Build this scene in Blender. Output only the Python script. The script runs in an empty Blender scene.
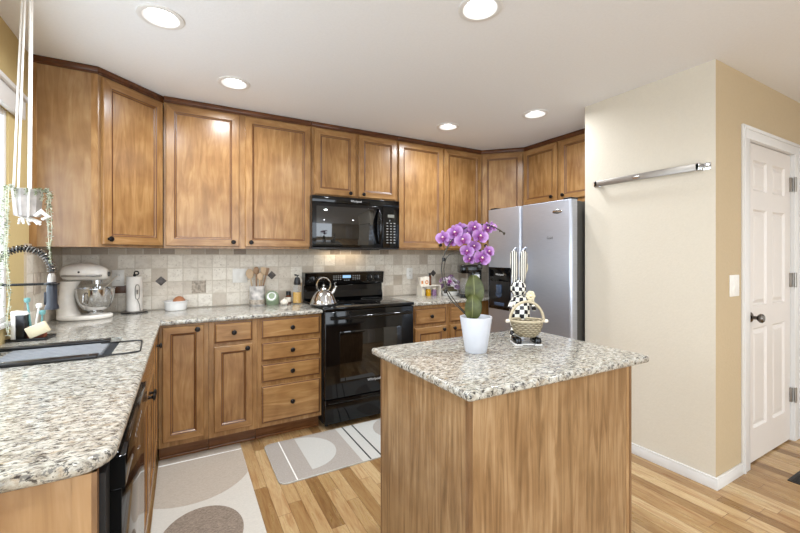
import bpy, bmesh, math, random
from mathutils import Vector, Matrix
PI = math.pi
R = math.radians
random.seed(7)
scene = bpy.context.scene
C = scene.collection

# ------------------------------------------------------------------ camera
cam_d = bpy.data.cameras.new('camera')
cam = bpy.data.objects.new('camera', cam_d)
C.objects.link(cam)
cam.location = (0, 0, 1.3304)
cam.rotation_euler = (R(90), 0, -R(29.3265))
cam_d.sensor_width = 36
cam_d.lens = 386.45 / 800 * 36
cam_d.shift_y = -(266.5 - 254.65) / 800
cam_d.clip_start = 0.05
scene.camera = cam

# ------------------------------------------------------------------ world, light, exposure
w = bpy.data.worlds.new('sky')
scene.world = w
w.use_nodes = True
w.node_tree.nodes['Background'].inputs[0].default_value = (0.80, 0.90, 1.0, 1)
w.node_tree.nodes['Background'].inputs[1].default_value = 1.6
scene.view_settings.view_transform = 'Standard'
scene.view_settings.look = 'None'
scene.view_settings.gamma = 1
scene.view_settings.exposure = 0.02


def area(name, loc, rot, sx, sy, power, col=(1, 1, 1), shape='RECTANGLE', spread=None):
    d = bpy.data.lights.new(name, 'AREA')
    d.shape = shape
    d.size = sx
    if shape in ('RECTANGLE', 'ELLIPSE'):
        d.size_y = sy
    d.energy = power
    d.color = col
    if spread:
        d.spread = spread
    o = bpy.data.objects.new(name, d)
    o.location = loc
    o.rotation_euler = rot
    C.objects.link(o)
    return o


# daylight of the sink window, plus unseen rear and patio openings added for ambient light
area('daylight_rear', (0.8, -3.95, 1.35), (R(90), 0, 0), 2.7, 2.1, 72, (0.84, 0.92, 1.0))
area('daylight_patio', (-0.84, -1.35, 1.15), (R(90), 0, R(-90)), 2.2, 1.9, 95, (0.78, 0.90, 1.0))
area('daylight_sink_window', (-0.93, 1.75, 1.55), (R(90), 0, R(-90)), 1.5, 0.95, 30, (0.78, 0.89, 1.0))
area('fill_hall', (6.4, -0.6, 1.4), (R(90), 0, R(90)), 2.6, 2.0, 9, (0.95, 0.97, 1.0))  # added fill lamp in front of the closed east wall
LAMP_POWER = 11.0
LAMP_GLOW = 6.0


# ------------------------------------------------------------------ materials
def s(r, g, b):
    def f(c):
        c /= 255
        return c / 12.92 if c <= 0.04045 else ((c + 0.055) / 1.055) ** 2.4
    return (f(r), f(g), f(b), 1)


class NG:
    def __init__(self, name, rough=0.5, metal=0.0, base=(0.8, 0.8, 0.8, 1), spec=0.5):
        self.m = bpy.data.materials.new(name)
        self.m.use_nodes = True
        self.t = self.m.node_tree
        self.b = self.t.nodes['Principled BSDF']
        self.set('Roughness', rough)
        self.set('Metallic', metal)
        self.set('Base Color', base)
        self.set('Specular IOR Level', spec)

    def set(self, k, v):
        if hasattr(v, 'is_output'):
            self.t.links.new(v, self.b.inputs[k])
        else:
            self.b.inputs[k].default_value = v

    def n(self, typ, **kw):
        nd = self.t.nodes.new(typ)
        for k, v in kw.items():
            if k.startswith('i_'):
                key = k[2:].replace('_', ' ')
                self.put(nd.inputs[key], v)
            else:
                setattr(nd, k, v)
        return nd

    def put(self, sock, v):
        if hasattr(v, 'is_output'):
            self.t.links.new(v, sock)
        else:
            sock.default_value = v

    def math(self, op, a, b=0.0):
        nd = self.t.nodes.new('ShaderNodeMath')
        nd.operation = op
        self.put(nd.inputs[0], a)
        self.put(nd.inputs[1], b)
        return nd.outputs[0]

    def coord(self, kind='Object', scale=(1, 1, 1), rnd=False, rot=(0, 0, 0)):
        tc = self.n('ShaderNodeTexCoord')
        v = tc.outputs[kind]
        if rnd:
            oi = self.n('ShaderNodeObjectInfo')
            add = self.n('ShaderNodeVectorMath', operation='MULTIPLY_ADD')
            cmb = self.n('ShaderNodeCombineXYZ')
            for i in range(3):
                self.put(cmb.inputs[i], oi.outputs['Random'])
            self.put(add.inputs[0], cmb.outputs[0])
            add.inputs[1].default_value = (17, 31, 23)
            self.put(add.inputs[2], v)
            v = add.outputs[0]
        mp = self.n('ShaderNodeMapping')
        mp.inputs['Scale'].default_value = scale
        mp.inputs['Rotation'].default_value = rot
        self.put(mp.inputs['Vector'], v)
        return mp.outputs[0]

    def noise(self, vec, scale, detail=3, rough=0.5, dist=0.0):
        nd = self.n('ShaderNodeTexNoise')
        self.put(nd.inputs['Vector'], vec)
        nd.inputs['Scale'].default_value = scale
        nd.inputs['Detail'].default_value = detail
        nd.inputs['Roughness'].default_value = rough
        nd.inputs['Distortion'].default_value = dist
        return nd.outputs[0]

    def ramp(self, fac, stops, interp='LINEAR'):
        nd = self.n('ShaderNodeValToRGB')
        cr = nd.color_ramp
        cr.interpolation = interp
        while len(cr.elements) < len(stops):
            cr.elements.new(0.5)
        for e, (p, c) in zip(cr.elements, stops):
            e.position = p
            e.color = c if len(c) == 4 else (*c, 1)
        self.put(nd.inputs[0], fac)
        return nd.outputs[0]

    def mix(self, fac, a, b, mode='MIX'):
        nd = self.n('ShaderNodeMix', data_type='RGBA', blend_type=mode)
        self.put(nd.inputs[0], fac)
        self.put(nd.inputs[6], a)
        self.put(nd.inputs[7], b)
        return nd.outputs[2]

    def bump(self, h, strength=0.2, dist=0.002):
        nd = self.n('ShaderNodeBump')
        nd.inputs['Strength'].default_value = strength
        nd.inputs['Distance'].default_value = dist
        self.put(nd.inputs['Height'], h)
        self.set('Normal', nd.outputs[0])


def plain(name, col, rough=0.5, metal=0.0, var=0.012, scale=30, spec=0.5):
    g = NG(name, rough, metal, s(*col), spec)
    n = g.noise(g.coord('Object'), scale, 2)
    d = tuple(max(0, c * (1 - 2.5 * var)) for c in col)
    l = tuple(min(255, c * (1 + var)) for c in col)
    g.set('Base Color', g.ramp(n, [(0.3, s(*d)), (0.7, s(*l))]))
    return g.m


def wood(name, dark, mid, light, scale=(9, 9, 1.1), rough=0.27, contrast=1.0, blotch=True, bump=0.04):
    g = NG(name, rough, spec=0.5)
    v = g.coord('Object', scale, rnd=True)
    grain = g.noise(v, 2.6, 7, 0.58, 1.3)
    fine = g.noise(g.coord('Object', tuple(q * 5 if q > 2 else q * 1.6 for q in scale), rnd=True), 4.0, 3, 0.6)
    lo, hi = 0.5 - 0.25 / contrast, 0.5 + 0.25 / contrast
    c = g.ramp(grain, [(lo, s(*dark)), (0.5, s(*mid)), (hi, s(*light))])
    c = g.mix(g.math('MULTIPLY', fine, 0.22), c, g.mix(1.0, c, s(186, 158, 130), 'MULTIPLY'))
    if blotch:
        b = g.noise(g.coord('Object', (1, 1, 1), rnd=True), 6.0, 2, 0.5, 0.3)
        c = g.mix(g.ramp(b, [(0.38, (0, 0, 0)), (0.66, (0.5, 0.5, 0.5))]), c, g.mix(1.0, c, s(202, 184, 162), 'MULTIPLY'))
    g.set('Base Color', c)
    g.bump(grain, bump, 0.001)
    return g.m


M = {}
UD, UM, UL = (136, 98, 56), (160, 120, 74), (184, 144, 96)
M['wood_v'] = wood('honey_maple_vertical', UD, UM, UL)
M['wood_h'] = wood('honey_maple_horizontal', UD, UM, UL, (1.1, 9, 9))
M['wood_panel'] = wood('honey_maple_side_panel', (136, 102, 66), (158, 124, 86), (178, 146, 108), (6, 6, 0.9))
M['glaze'] = plain('dark_glaze', (92, 54, 26), 0.4)
M['trim_dark'] = wood('dark_scribe_moulding', (70, 38, 18), (96, 56, 28), (115, 70, 38), (1.1, 9, 9))
M['toe'] = wood('toe_board', (92, 58, 30), (118, 76, 42), (138, 92, 54), (1.1, 9, 9))
M['oak'] = wood('natural_hickory_panel', (116, 88, 57), (156, 124, 87), (182, 152, 115), (13, 13, 0.9), 0.38, 1.15)
M['oak_edge'] = wood('natural_corner_bead', (104, 76, 50), (130, 98, 66), (150, 116, 82), (9, 9, 0.8), 0.4)
M['endpanel'] = wood('pale_end_panel', (140, 106, 68), (170, 134, 92), (190, 156, 116), (7, 7, 0.8), 0.4)
M['bronze'] = plain('oil_rubbed_bronze', (28, 22, 20), 0.35, 0.6)
M['white_paint'] = plain('white_satin_paint', (222, 220, 217), 0.35, var=0.002)
M['door_paint'] = plain('white_door_paint', (220, 213, 206), 0.35, var=0.002)
M['white_plastic'] = plain('white_plastic', (235, 232, 225), 0.35)
M['ivory_plastic'] = plain('taupe_plastic', (190, 176, 160), 0.4)
M['black_gloss'] = plain('black_gloss', (7, 7, 8), 0.07, spec=0.38)
M['black_satin'] = plain('black_satin', (16, 16, 18), 0.3)
M['black_matt'] = plain('black_matt', (20, 20, 21), 0.6)
M['charcoal'] = plain('charcoal_side', (74, 72, 68), 0.5)
M['chrome'] = plain('chrome', (205, 205, 205), 0.12, 1.0)
M['nickel'] = plain('brushed_nickel', (158, 152, 145), 0.36, 0.85)
M['pewter'] = plain('dark_nickel', (110, 104, 98), 0.25, 1.0)
M['sink_steel'] = plain('sink_steel', (196, 198, 202), 0.3, 1.0)
M['ceramic'] = plain('white_ceramic', (232, 230, 227), 0.18, var=0.003)
M['pot_white'] = plain('matt_white_pot', (204, 206, 213), 0.35, var=0.003)
M['mixer'] = plain('cream_white_enamel', (234, 227, 218), 0.2)
M['paper'] = plain('paper_roll', (236, 230, 222), 0.9)
M['eggshell'] = plain('brown_egg', (176, 116, 78), 0.5)
M['spoon'] = plain('beech_spoon', (194, 166, 134), 0.6)
M['spoon_dark'] = plain('dark_beech_spoon', (156, 124, 94), 0.6)
M['green_glaze'] = plain('sage_green_glaze', (138, 152, 124), 0.2)
M['oil'] = plain('olive_oil', (196, 146, 4), 0.12)
M['spice_brown'] = plain('amber_glass', (96, 50, 18), 0.15)
M['label_paper'] = plain('label_paper', (232, 222, 206), 0.7)
M['orange'] = plain('orange_label', (206, 128, 66), 0.6)
M['leafy'] = plain('orchid_leaf', (106, 112, 62), 0.35, var=0.12, scale=25)
M['leafy_mid'] = plain('orchid_leaf_rib', (150, 152, 100), 0.4)
M['stem'] = plain('dark_stem', (52, 46, 34), 0.5)
M['moss'] = plain('moss', (96, 88, 60), 0.9, var=0.15, scale=120)
M['cream_ribbon'] = plain('cream_ribbon', (226, 214, 180), 0.7)
M['cream_block'] = plain('cream_sponge', (226, 214, 182), 0.8)
M['rust'] = plain('terracotta_lid', (146, 78, 52), 0.6)
M['teal'] = plain('teal_plastic', (112, 160, 158), 0.4)
M['cord'] = plain('white_cotton_cord', (236, 232, 226), 0.9)
M['planter_cloth'] = plain('grey_white_planter', (190, 183, 179), 0.8, var=0.05)
M['vine_leaf'] = plain('pale_leaf', (208, 210, 190), 0.6, var=0.1)
M['vine_green'] = plain('green_leaf', (122, 134, 84), 0.6, var=0.15)
M['register'] = plain('black_register', (26, 26, 28), 0.5)
M['silver_print'] = plain('silver_print', (200, 200, 200), 0.4)
M['grey_print'] = plain('grey_print', (150, 150, 148), 0.5)
M['dispenser_blue'] = plain('dispenser_bay', (60, 74, 96), 0.15)
M['purple_white'] = plain('lilac_petals', (206, 186, 204), 0.6, var=0.15, scale=80)
M['purple_grey'] = plain('mauve_petals', (140, 108, 140), 0.6, var=0.15, scale=80)
M['grey_tray'] = plain('grey_mat', (140, 142, 146), 0.45)


def m_stainless():
    g = NG('brushed_stainless', 0.3, 0.8)
    n = g.noise(g.coord('Object', (1, 1, 60)), 14, 3)
    g.set('Base Color', g.ramp(n, [(0.3, s(178, 182, 192)), (0.7, s(192, 196, 206))]))
    g.set('Roughness', g.ramp(n, [(0.3, (0.30, 0.30, 0.30)), (0.7, (0.40, 0.40, 0.40))]))
    g.set('Anisotropic', 0.6)
    return g.m
M['stainless'] = m_stainless()


def m_granite():
    g = NG('speckled_granite', 0.1, spec=0.5)
    v = g.coord('Object', (1.0, 1.75, 1.3), rot=(0, 0, R(24)))
    base = g.noise(v, 36, 6, 0.72, 0.3)
    c = g.ramp(base, [(0.33, s(104, 98, 88)), (0.43, s(160, 153, 140)), (0.54, s(188, 184, 173)), (0.7, s(208, 206, 198))])
    tan = g.noise(v, 32, 4, 0.6, 0.4)
    c = g.mix(g.ramp(tan, [(0.56, (0, 0, 0)), (0.68, (0.6, 0.6, 0.6))]), c, s(160, 136, 104))
    gr = g.noise(g.coord('Object', (1.0, 2.0, 1.4), rot=(0, 0, R(24))), 50, 6, 0.68, 0.4)
    c = g.mix(g.ramp(gr, [(0.54, (0, 0, 0)), (0.58, (0.8, 0.8, 0.8))]), c, s(98, 96, 95))
    dk = g.noise(g.coord('Object', (1.0, 1.9, 1.3), rot=(0.4, 0, R(30))), 64, 6, 0.68, 0.4)
    c = g.mix(g.ramp(dk, [(0.552, (0, 0, 0)), (0.60, (0.92, 0.92, 0.92))]), c, s(52, 46, 44))
    g.set('Base Color', c)
    return g.m
M['granite'] = m_granite()


def m_floor():
    g = NG('oak_plank_floor', 0.3)
    sp = g.n('ShaderNodeSeparateXYZ')
    g.put(sp.inputs[0], g.coord('Object'))
    W = 0.070
    xs = g.math('DIVIDE', sp.outputs[0], W)
    row = g.math('FLOOR', xs)
    wn = g.n('ShaderNodeTexWhiteNoise', noise_dimensions='1D')
    g.put(wn.inputs['W'], row)
    ys = g.math('ADD', g.math('DIVIDE', sp.outputs[1], 0.75), g.math('MULTIPLY', wn.outputs[0], 9.0))
    col = g.math('FLOOR', ys)
    w2 = g.n('ShaderNodeTexWhiteNoise', noise_dimensions='2D')
    cm = g.n('ShaderNodeCombineXYZ')
    g.put(cm.inputs[0], row)
    g.put(cm.inputs[1], col)
    g.put(w2.inputs['Vector'], cm.outputs[0])
    rnd = w2.outputs[0]
    c = g.ramp(rnd, [(0.0, s(134, 102, 62)), (0.2, s(164, 132, 88)), (0.5, s(184, 154, 110)), (0.8, s(200, 174, 132)), (1.0, s(172, 140, 94))])
    # grain, shifted per plank
    cv = g.n('ShaderNodeCombineXYZ')
    g.put(cv.inputs[0], g.math('MULTIPLY', sp.outputs[0], 22.0))
    g.put(cv.inputs[1], g.math('ADD', g.math('MULTIPLY', sp.outputs[1], 2.2), g.math('MULTIPLY', rnd, 60)))
    g.put(cv.inputs[2], g.math('MULTIPLY', rnd, 40))
    gn = g.noise(cv.outputs[0], 1.6, 7, 0.65, 1.2)
    c = g.mix(g.ramp(gn, [(0.42, (0, 0, 0)), (0.70, (0.8, 0.8, 0.8))]), c, g.mix(1.0, c, s(196, 150, 108), 'MULTIPLY'))
    # gaps
    fx = g.math('FRACT', xs)
    ex = g.math('MINIMUM', fx, g.math('SUBTRACT', 1.0, fx))
    fy = g.math('FRACT', ys)
    ey = g.math('MULTIPLY', g.math('MINIMUM', fy, g.math('SUBTRACT', 1.0, fy)), 9.0)
    e = g.math('MINIMUM', ex, ey)
    gap = g.math('LESS_THAN', e, 0.016)
    c = g.mix(g.math('MULTIPLY', gap, 0.7), c, s(96, 60, 32))
    g.set('Base Color', c)
    g.set('Roughness', g.ramp(gn, [(0.3, (0.24, 0.24, 0.24)), (0.7, (0.36, 0.36, 0.36))]))
    g.bump(g.math('SUBTRACT', 1.0, gap), 0.25, 0.001)
    return g.m
M['floor'] = m_floor()


def m_tile():
    g = NG('travertine_tile', 0.42)
    sp = g.n('ShaderNodeSeparateXYZ')
    g.put(sp.inputs[0], g.coord('Object'))
    T = 0.104
    z = g.math('SUBTRACT', sp.outputs[2], 0.914)
    xs = g.math('DIVIDE', sp.outputs[0], T)
    zs = g.math('DIVIDE', z, T)
    row = g.math('FLOOR', zs)
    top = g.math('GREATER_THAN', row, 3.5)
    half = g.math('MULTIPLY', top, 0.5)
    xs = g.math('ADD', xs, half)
    colm = g.math('FLOOR', xs)
    cm = g.n('ShaderNodeCombineXYZ')
    g.put(cm.inputs[0], colm)
    g.put(cm.inputs[1], row)
    wn = g.n('ShaderNodeTexWhiteNoise', noise_dimensions='2D')
    g.put(wn.inputs['Vector'], cm.outputs[0])
    c = g.ramp(wn.outputs[0], [(0.0, s(188, 174, 156)), (0.2, s(212, 200, 184)), (0.6, s(226, 217, 202)), (1.0, s(236, 228, 214))])
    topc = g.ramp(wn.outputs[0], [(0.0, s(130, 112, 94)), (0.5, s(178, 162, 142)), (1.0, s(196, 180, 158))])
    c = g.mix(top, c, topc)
    n = g.noise(g.coord('Object', (1, 1, 1.4)), 26, 6, 0.65, 0.6)
    c = g.mix(g.ramp(n, [(0.45, (0, 0, 0)), (0.68, (0.42, 0.42, 0.42))]), c, s(180, 164, 144))
    n2 = g.noise(g.coord('Object'), 90, 3, 0.6)
    pits = g.ramp(n2, [(0.62, (0, 0, 0)), (0.68, (0.55, 0.55, 0.55))])
    c = g.mix(pits, c, s(128, 108, 88))
    fx = g.math('FRACT', xs)
    fz = g.math('FRACT', zs)
    ex = g.math('MINIMUM', fx, g.math('SUBTRACT', 1.0, fx))
    ez = g.math('MINIMUM', fz, g.math('SUBTRACT', 1.0, fz))
    jn = g.noise(g.coord('Object'), 60, 2)
    e = g.math('ADD', g.math('MINIMUM', ex, ez), g.math('MULTIPLY', g.math('SUBTRACT', jn, 0.5), 0.03))
    gap = g.ramp(e, [(0.022, (1, 1, 1)), (0.042, (0, 0, 0))])
    c = g.mix(g.math('MULTIPLY', gap, 0.75), c, s(198, 186, 168))
    g.set('Base Color', c)
    g.bump(g.math('SUBTRACT', 1.0, gap), 0.5, 0.002)
    return g.m
M['tile'] = m_tile()


def m_wall(name, col, b=0.35):
    g = NG(name, 0.7, base=s(*col), spec=0.2)
    n = g.noise(g.coord('Object'), 75, 4, 0.55)
    g.set('Base Color', g.ramp(n, [(0.3, s(*[q * 0.985 for q in col])), (0.7, s(*col))]))
    g.bump(n, b, 0.003)
    return g.m
M['wall'] = m_wall('cream_wall_paint', (210, 201, 185))
M['wall_tan'] = m_wall('tan_wall_paint', (194, 174, 142))
M['wall_yellow'] = m_wall('golden_wall_paint', (200, 178, 128))
M['ceiling'] = m_wall('ceiling_white', (234, 234, 235), 0.2)


def m_rug(name, col, d=0.12):
    g = NG(name, 0.95, base=s(*col), spec=0.1)
    v = g.coord('Object', (1, 3, 1))
    n = g.noise(v, 90, 3, 0.7)
    g.set('Base Color', g.ramp(n, [(0.3, s(*[q * (1 - d) for q in col])), (0.7, s(*[min(255, q * (1 + d * .4)) for q in col]))]))
    g.bump(n, 0.4, 0.002)
    return g.m
M['rug_cream'] = m_rug('rug_cream', (204, 198, 188), 0.05)
M['rug_taupe'] = m_rug('rug_taupe', (184, 172, 158), 0.08)
M['rug_brown'] = m_rug('rug_brown', (148, 133, 119), 0.3)
M['rug_white'] = m_rug('rug_white', (240, 238, 233), 0.04)
M['mat_grey'] = m_rug('mat_grey', (172, 164, 156), 0.1)
M['mat_light'] = m_rug('mat_light', (196, 194, 188), 0.05)
M['mat_line'] = m_rug('mat_dark_line', (62, 62, 62), 0.1)


def m_petal():
    g = NG('orchid_petal', 0.5)
    n = g.noise(g.coord('Object'), 40, 3)
    v = g.n('ShaderNodeVectorMath', operation='LENGTH')
    g.put(v.inputs[0], g.coord('Object'))
    f = g.math('ADD', g.math('MULTIPLY', v.outputs['Value'], 26), g.math('MULTIPLY', g.math('SUBTRACT', n, 0.5), 0.8))
    g.set('Base Color', g.ramp(f, [(0.05, s(104, 36, 114)), (0.4, s(138, 76, 150)), (0.85, s(182, 138, 194))]))
    g.set('Subsurface Weight', 0.15)
    g.b.inputs['Subsurface Radius'].default_value = (0.01, 0.005, 0.01)
    return g.m
M['petal'] = m_petal()
M['petal_lip'] = plain('orchid_lip', (120, 30, 110), 0.5)
M['petal_heart'] = plain('orchid_heart', (236, 214, 190), 0.5)


def m_check():
    g = NG('checker_glaze', 0.25)
    ck = g.n('ShaderNodeTexChecker')
    ck.inputs['Scale'].default_value = 1.0
    ck.inputs[1].default_value = s(238, 234, 222)
    ck.inputs[2].default_value = s(24, 24, 32)
    sp = g.n('ShaderNodeSeparateXYZ')
    g.put(sp.inputs[0], g.coord('Object'))
    cm = g.n('ShaderNodeCombineXYZ')
    at = g.math('ARCTAN2', sp.outputs[1], sp.outputs[0])
    nz = g.noise(g.coord('Object'), 18, 2)
    g.put(cm.inputs[0], g.math('ADD', g.math('MULTIPLY', at, 2.2282), g.math('MULTIPLY', nz, 0.5)))
    g.put(cm.inputs[1], g.math('ADD', g.math('MULTIPLY', sp.outputs[2], 50), nz))
    cm.inputs[2].default_value = 0.5
    g.put(ck.inputs['Vector'], cm.outputs[0])
    g.set('Base Color', ck.outputs[0])
    return g.m
M['checker'] = m_check()


def m_stripe():
    g = NG('striped_glaze', 0.25)
    wv = g.n('ShaderNodeTexWave', wave_type='BANDS', bands_direction='X')
    g.put(wv.inputs['Vector'], g.coord('Object'))
    wv.inputs['Scale'].default_value = 34
    wv.inputs['Distortion'].default_value = 0.6
    g.set('Base Color', g.ramp(wv.outputs[1], [(0.42, s(40, 38, 40)), (0.55, s(226, 220, 206))]))
    return g.m
M['stripe'] = m_stripe()


def m_wicker():
    g = NG('woven_wicker', 0.7)
    sp = g.n('ShaderNodeSeparateXYZ')
    g.put(sp.inputs[0], g.coord('Object'))
    at = g.math('ARCTAN2', sp.outputs[1], sp.outputs[0])
    zr = g.math('MULTIPLY', sp.outputs[2], 110)
    rowf = g.math('FLOOR', zr)
    a = g.math('SINE', g.math('ADD', g.math('MULTIPLY', at, 15), g.math('MULTIPLY', rowf, PI)))
    b = g.math('SINE', g.math('MULTIPLY', g.math('FRACT', zr), PI))
    h = g.math('ADD', g.math('MULTIPLY', a, 0.5), b)
    g.set('Base Color', g.ramp(g.math('MULTIPLY', g.math('ADD', h, 0.5), 0.5), [(0.1, s(84, 72, 54)), (0.45, s(146, 132, 106)), (1.0, s(184, 172, 146))]))
    g.bump(h, 0.8, 0.003)
    return g.m
M['wicker'] = m_wicker()
M['wicker_light'] = plain('pale_rattan', (188, 174, 146), 0.6)


def m_glass(name, col, t=0.7, rough=0.03):
    g = NG(name, rough, base=s(*col))
    g.b.inputs['Alpha'].default_value = 1 - t
    return g.m
M['pane'] = m_glass('window_pane', (225, 235, 245), 0.85)
M['clear'] = m_glass('clear_glass', (225, 230, 230), 0.93)


def m_emit(name, col, st):
    g = NG(name, 0.5, base=s(*col))
    g.set('Emission Color', s(*col))
    g.set('Emission Strength', st)
    return g.m
M['lens'] = m_emit('lamp_lens', (250, 252, 255), LAMP_GLOW)
M['lcd'] = m_emit('clock_display', (150, 190, 220), 0.6)
M['lcd_g'] = m_emit('button_glow', (120, 120, 112), 0.05)


# ------------------------------------------------------------------ geometry helpers
class MB:
    """collects shapes, then links them as one mesh object"""
    def __init__(self):
        self.bm = bmesh.new()

    def _bev(self, geom, bev, seg=2):
        if bev > 0:
            es = list({e for v in geom for e in v.link_edges})
            bmesh.ops.bevel(self.bm, geom=es, offset=bev, segments=seg, profile=0.5, affect='EDGES', clamp_overlap=True)

    def box(self, x0, x1, y0, y1, z0, z1, mi=0, bev=0.0, seg=2):
        t = bmesh.new()
        vs = [t.verts.new((x, y, z)) for x in (x0, x1) for y in (y0, y1) for z in (z0, z1)]
        for f in ((0, 1, 3, 2), (4, 6, 7, 5), (0, 4, 5, 1), (2, 3, 7, 6), (0, 2, 6, 4), (1, 5, 7, 3)):
            t.faces.new([vs[i] for i in f])
        bmesh.ops.recalc_face_normals(t, faces=t.faces)
        if bev > 0:
            bmesh.ops.bevel(t, geom=list(t.edges), offset=bev, segments=seg, profile=0.5, affect='EDGES', clamp_overlap=True)
        return self.merge(t, mi)

    def merge(self, t, mi=None, mat=None):
        if mat is not None:
            bmesh.ops.transform(t, matrix=mat, verts=t.verts)
        if mi is not None:
            for f in t.faces:
                f.material_index = mi
        me = bpy.data.meshes.new('tmp')
        t.to_mesh(me)
        t.free()
        self.bm.from_mesh(me)
        bpy.data.meshes.remove(me)
        return self

    def prism(self, pts, z0, z1, mi=0, bev=0.0, axis='Z'):
        t = bmesh.new()
        def P(a, b, c):
            return (a, b, c) if axis == 'Z' else ((c, a, b) if axis == 'X' else (a, c, b))
        lo = [t.verts.new(P(x, y, z0)) for x, y in pts]
        hi = [t.verts.new(P(x, y, z1)) for x, y in pts]
        n = len(pts)
        t.faces.new(lo[::-1])
        t.faces.new(hi)
        for i in range(n):
            t.faces.new((lo[i], lo[(i + 1) % n], hi[(i + 1) % n], hi[i]))
        bmesh.ops.recalc_face_normals(t, faces=t.faces)
        if bev > 0:
            bmesh.ops.bevel(t, geom=list(t.edges), offset=bev, segments=2, profile=0.5, affect='EDGES', clamp_overlap=True)
        return self.merge(t, mi)

    def lathe(self, prof, c=(0, 0, 0), mi=0, n=32, axis='Z', sx=1.0, sy=1.0, rot=None):
        t = bmesh.new()
        rings = []
        for r, z in prof:
            if r < 1e-6:
                rings.append([t.verts.new((0, 0, z))])
            else:
                rings.append([t.verts.new((r * sx * math.cos(2 * PI * k / n), r * sy * math.sin(2 * PI * k / n), z)) for k in range(n)])
        for a, b in zip(rings, rings[1:]):
            if len(a) == 1 and len(b) == 1:
                continue
            for k in range(n):
                k2 = (k + 1) % n
                if len(a) == 1:
                    t.faces.new((a[0], b[k2], b[k]))
                elif len(b) == 1:
                    t.faces.new((a[k], a[k2], b[0]))
                else:
                    t.faces.new((a[k], a[k2], b[k2], b[k]))
        bmesh.ops.recalc_face_normals(t, faces=t.faces)
        m = Matrix.Translation(c)
        if rot is not None:
            m = m @ rot
        if axis == 'Y':      # profile runs along -Y
            m = m @ Matrix.Rotation(R(90), 4, 'X')
        if axis == 'X':
            m = m @ Matrix.Rotation(R(90), 4, 'Y')
        return self.merge(t, mi, m)

    def tube(self, pts, r, mi=0, n=8, closed=False, cap=True):
        t = bmesh.new()
        P = [Vector(p) for p in pts]
        N = len(P)
        rr = r if isinstance(r, (list, tuple)) else [r] * N
        rings = []
        up = None
        for i, p in enumerate(P):
            if closed:
                d = (P[(i + 1) % N] - P[i - 1]).normalized()
            else:
                d = (P[min(i + 1, N - 1)] - P[max(i - 1, 0)]).normalized()
            if up is None:
                up = Vector((0, 0, 1)) if abs(d.z) < 0.9 else Vector((1, 0, 0))
            a = d.cross(up).normalized()
            b = d.cross(a).normalized()
            up = -b if (-b).dot(up) > 0 else b
            a = d.cross(up).normalized()
            rings.append([t.verts.new(p + rr[i] * (math.cos(2 * PI * k / n) * a + math.sin(2 * PI * k / n) * up)) for k in range(n)])
        m = N if closed else N - 1
        for i in range(m):
            a, b = rings[i], rings[(i + 1) % N]
            for k in range(n):
                t.faces.new((a[k], a[(k + 1) % n], b[(k + 1) % n], b[k]))
        if cap and not closed:
            t.faces.new(rings[0][::-1])
            t.faces.new(rings[-1])
        bmesh.ops.recalc_face_normals(t, faces=t.faces)
        return self.merge(t, mi)

    def ball(self, c, rx, ry=None, rz=None, mi=0, n=20, rot=None):
        ry = ry or rx
        rz = rz or rx
        t = bmesh.new()
        bmesh.ops.create_uvsphere(t, u_segments=n, v_segments=max(6, n // 2), radius=1.0)
        m = Matrix.Translation(c)
        if rot is not None:
            m = m @ rot
        m = m @ Matrix.Diagonal((rx, ry, rz, 1))
        return self.merge(t, mi, m)

    def slab(self, outline, z0, z1, r=0.0, holes=(), mi=0, steps=4):
        t = bmesh.new()
        def ring(pts, z):
            return [t.verts.new((x, y, z)) for x, y in pts]
        def bridge(a, b):
            for i in range(len(a)):
                j = (i + 1) % len(a)
                t.faces.new((a[i], a[j], b[j], b[i]))
        rings = []
        if r > 0:
            rb = r
            for k in range(steps + 1):
                a = PI / 2 * k / steps
                rings.append(ring(offset(outline, rb * (1 - math.sin(a))), z0 + rb * (1 - math.cos(a))))
            for k in range(steps + 1):
                a = PI / 2 * k / steps
                rings.append(ring(offset(outline, r * (1 - math.cos(a))), z1 - r * (1 - math.sin(a))))
        else:
            rings = [ring(outline, z0), ring(outline, z1)]
        for a, b in zip(rings, rings[1:]):
            bridge(a, b)
        hb = [ring(h, z0) for h in holes]
        ht = [ring(h, z1) for h in holes]
        for a, b in zip(hb, ht):
            bridge(a, b)
        for loops in ([rings[0]] + hb, [rings[-1]] + ht):
            es = []
            for lp in loops:
                for i in range(len(lp)):
                    e = t.edges.get((lp[i], lp[(i + 1) % len(lp)]))
                    es.append(e)
            bmesh.ops.triangle_fill(t, use_beauty=True, use_dissolve=False, edges=es)
        bmesh.ops.recalc_face_normals(t, faces=t.faces)
        return self.merge(t, mi)

    def build(self, name, mats, parent=None, loc=(0, 0, 0), rotz=0.0, smooth=True, angle=35):
        me = bpy.data.meshes.new(name)
        self.bm.to_mesh(me)
        self.bm.free()
        if not isinstance(mats, (list, tuple)):
            mats = [mats]
        for m in mats:
            me.materials.append(M[m] if isinstance(m, str) else m)
        if smooth:
            me.shade_smooth()
            me.set_sharp_from_angle(angle=R(angle))
        o = bpy.data.objects.new(name, me)
        C.objects.link(o)
        o.location = loc
        o.rotation_euler = (0, 0, rotz)
        if parent is not None:
            o.parent = parent
        return o


def offset(pts, d):
    """inward mitre offset of a counter-clockwise outline"""
    if d == 0:
        return list(pts)
    out = []
    n = len(pts)
    for i in range(n):
        p0, p1, p2 = Vector(pts[i - 1]), Vector(pts[i]), Vector(pts[(i + 1) % n])
        a = (p1 - p0).normalized()
        b = (p2 - p1).normalized()
        na = Vector((-a.y, a.x))
        nb = Vector((-b.y, b.x))
        k = na + nb
        k = k / max(0.3, k.dot(k) / 2) if k.length > 1e-6 else na
        q = p1 + k * d
        out.append((q.x, q.y))
    return out


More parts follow.
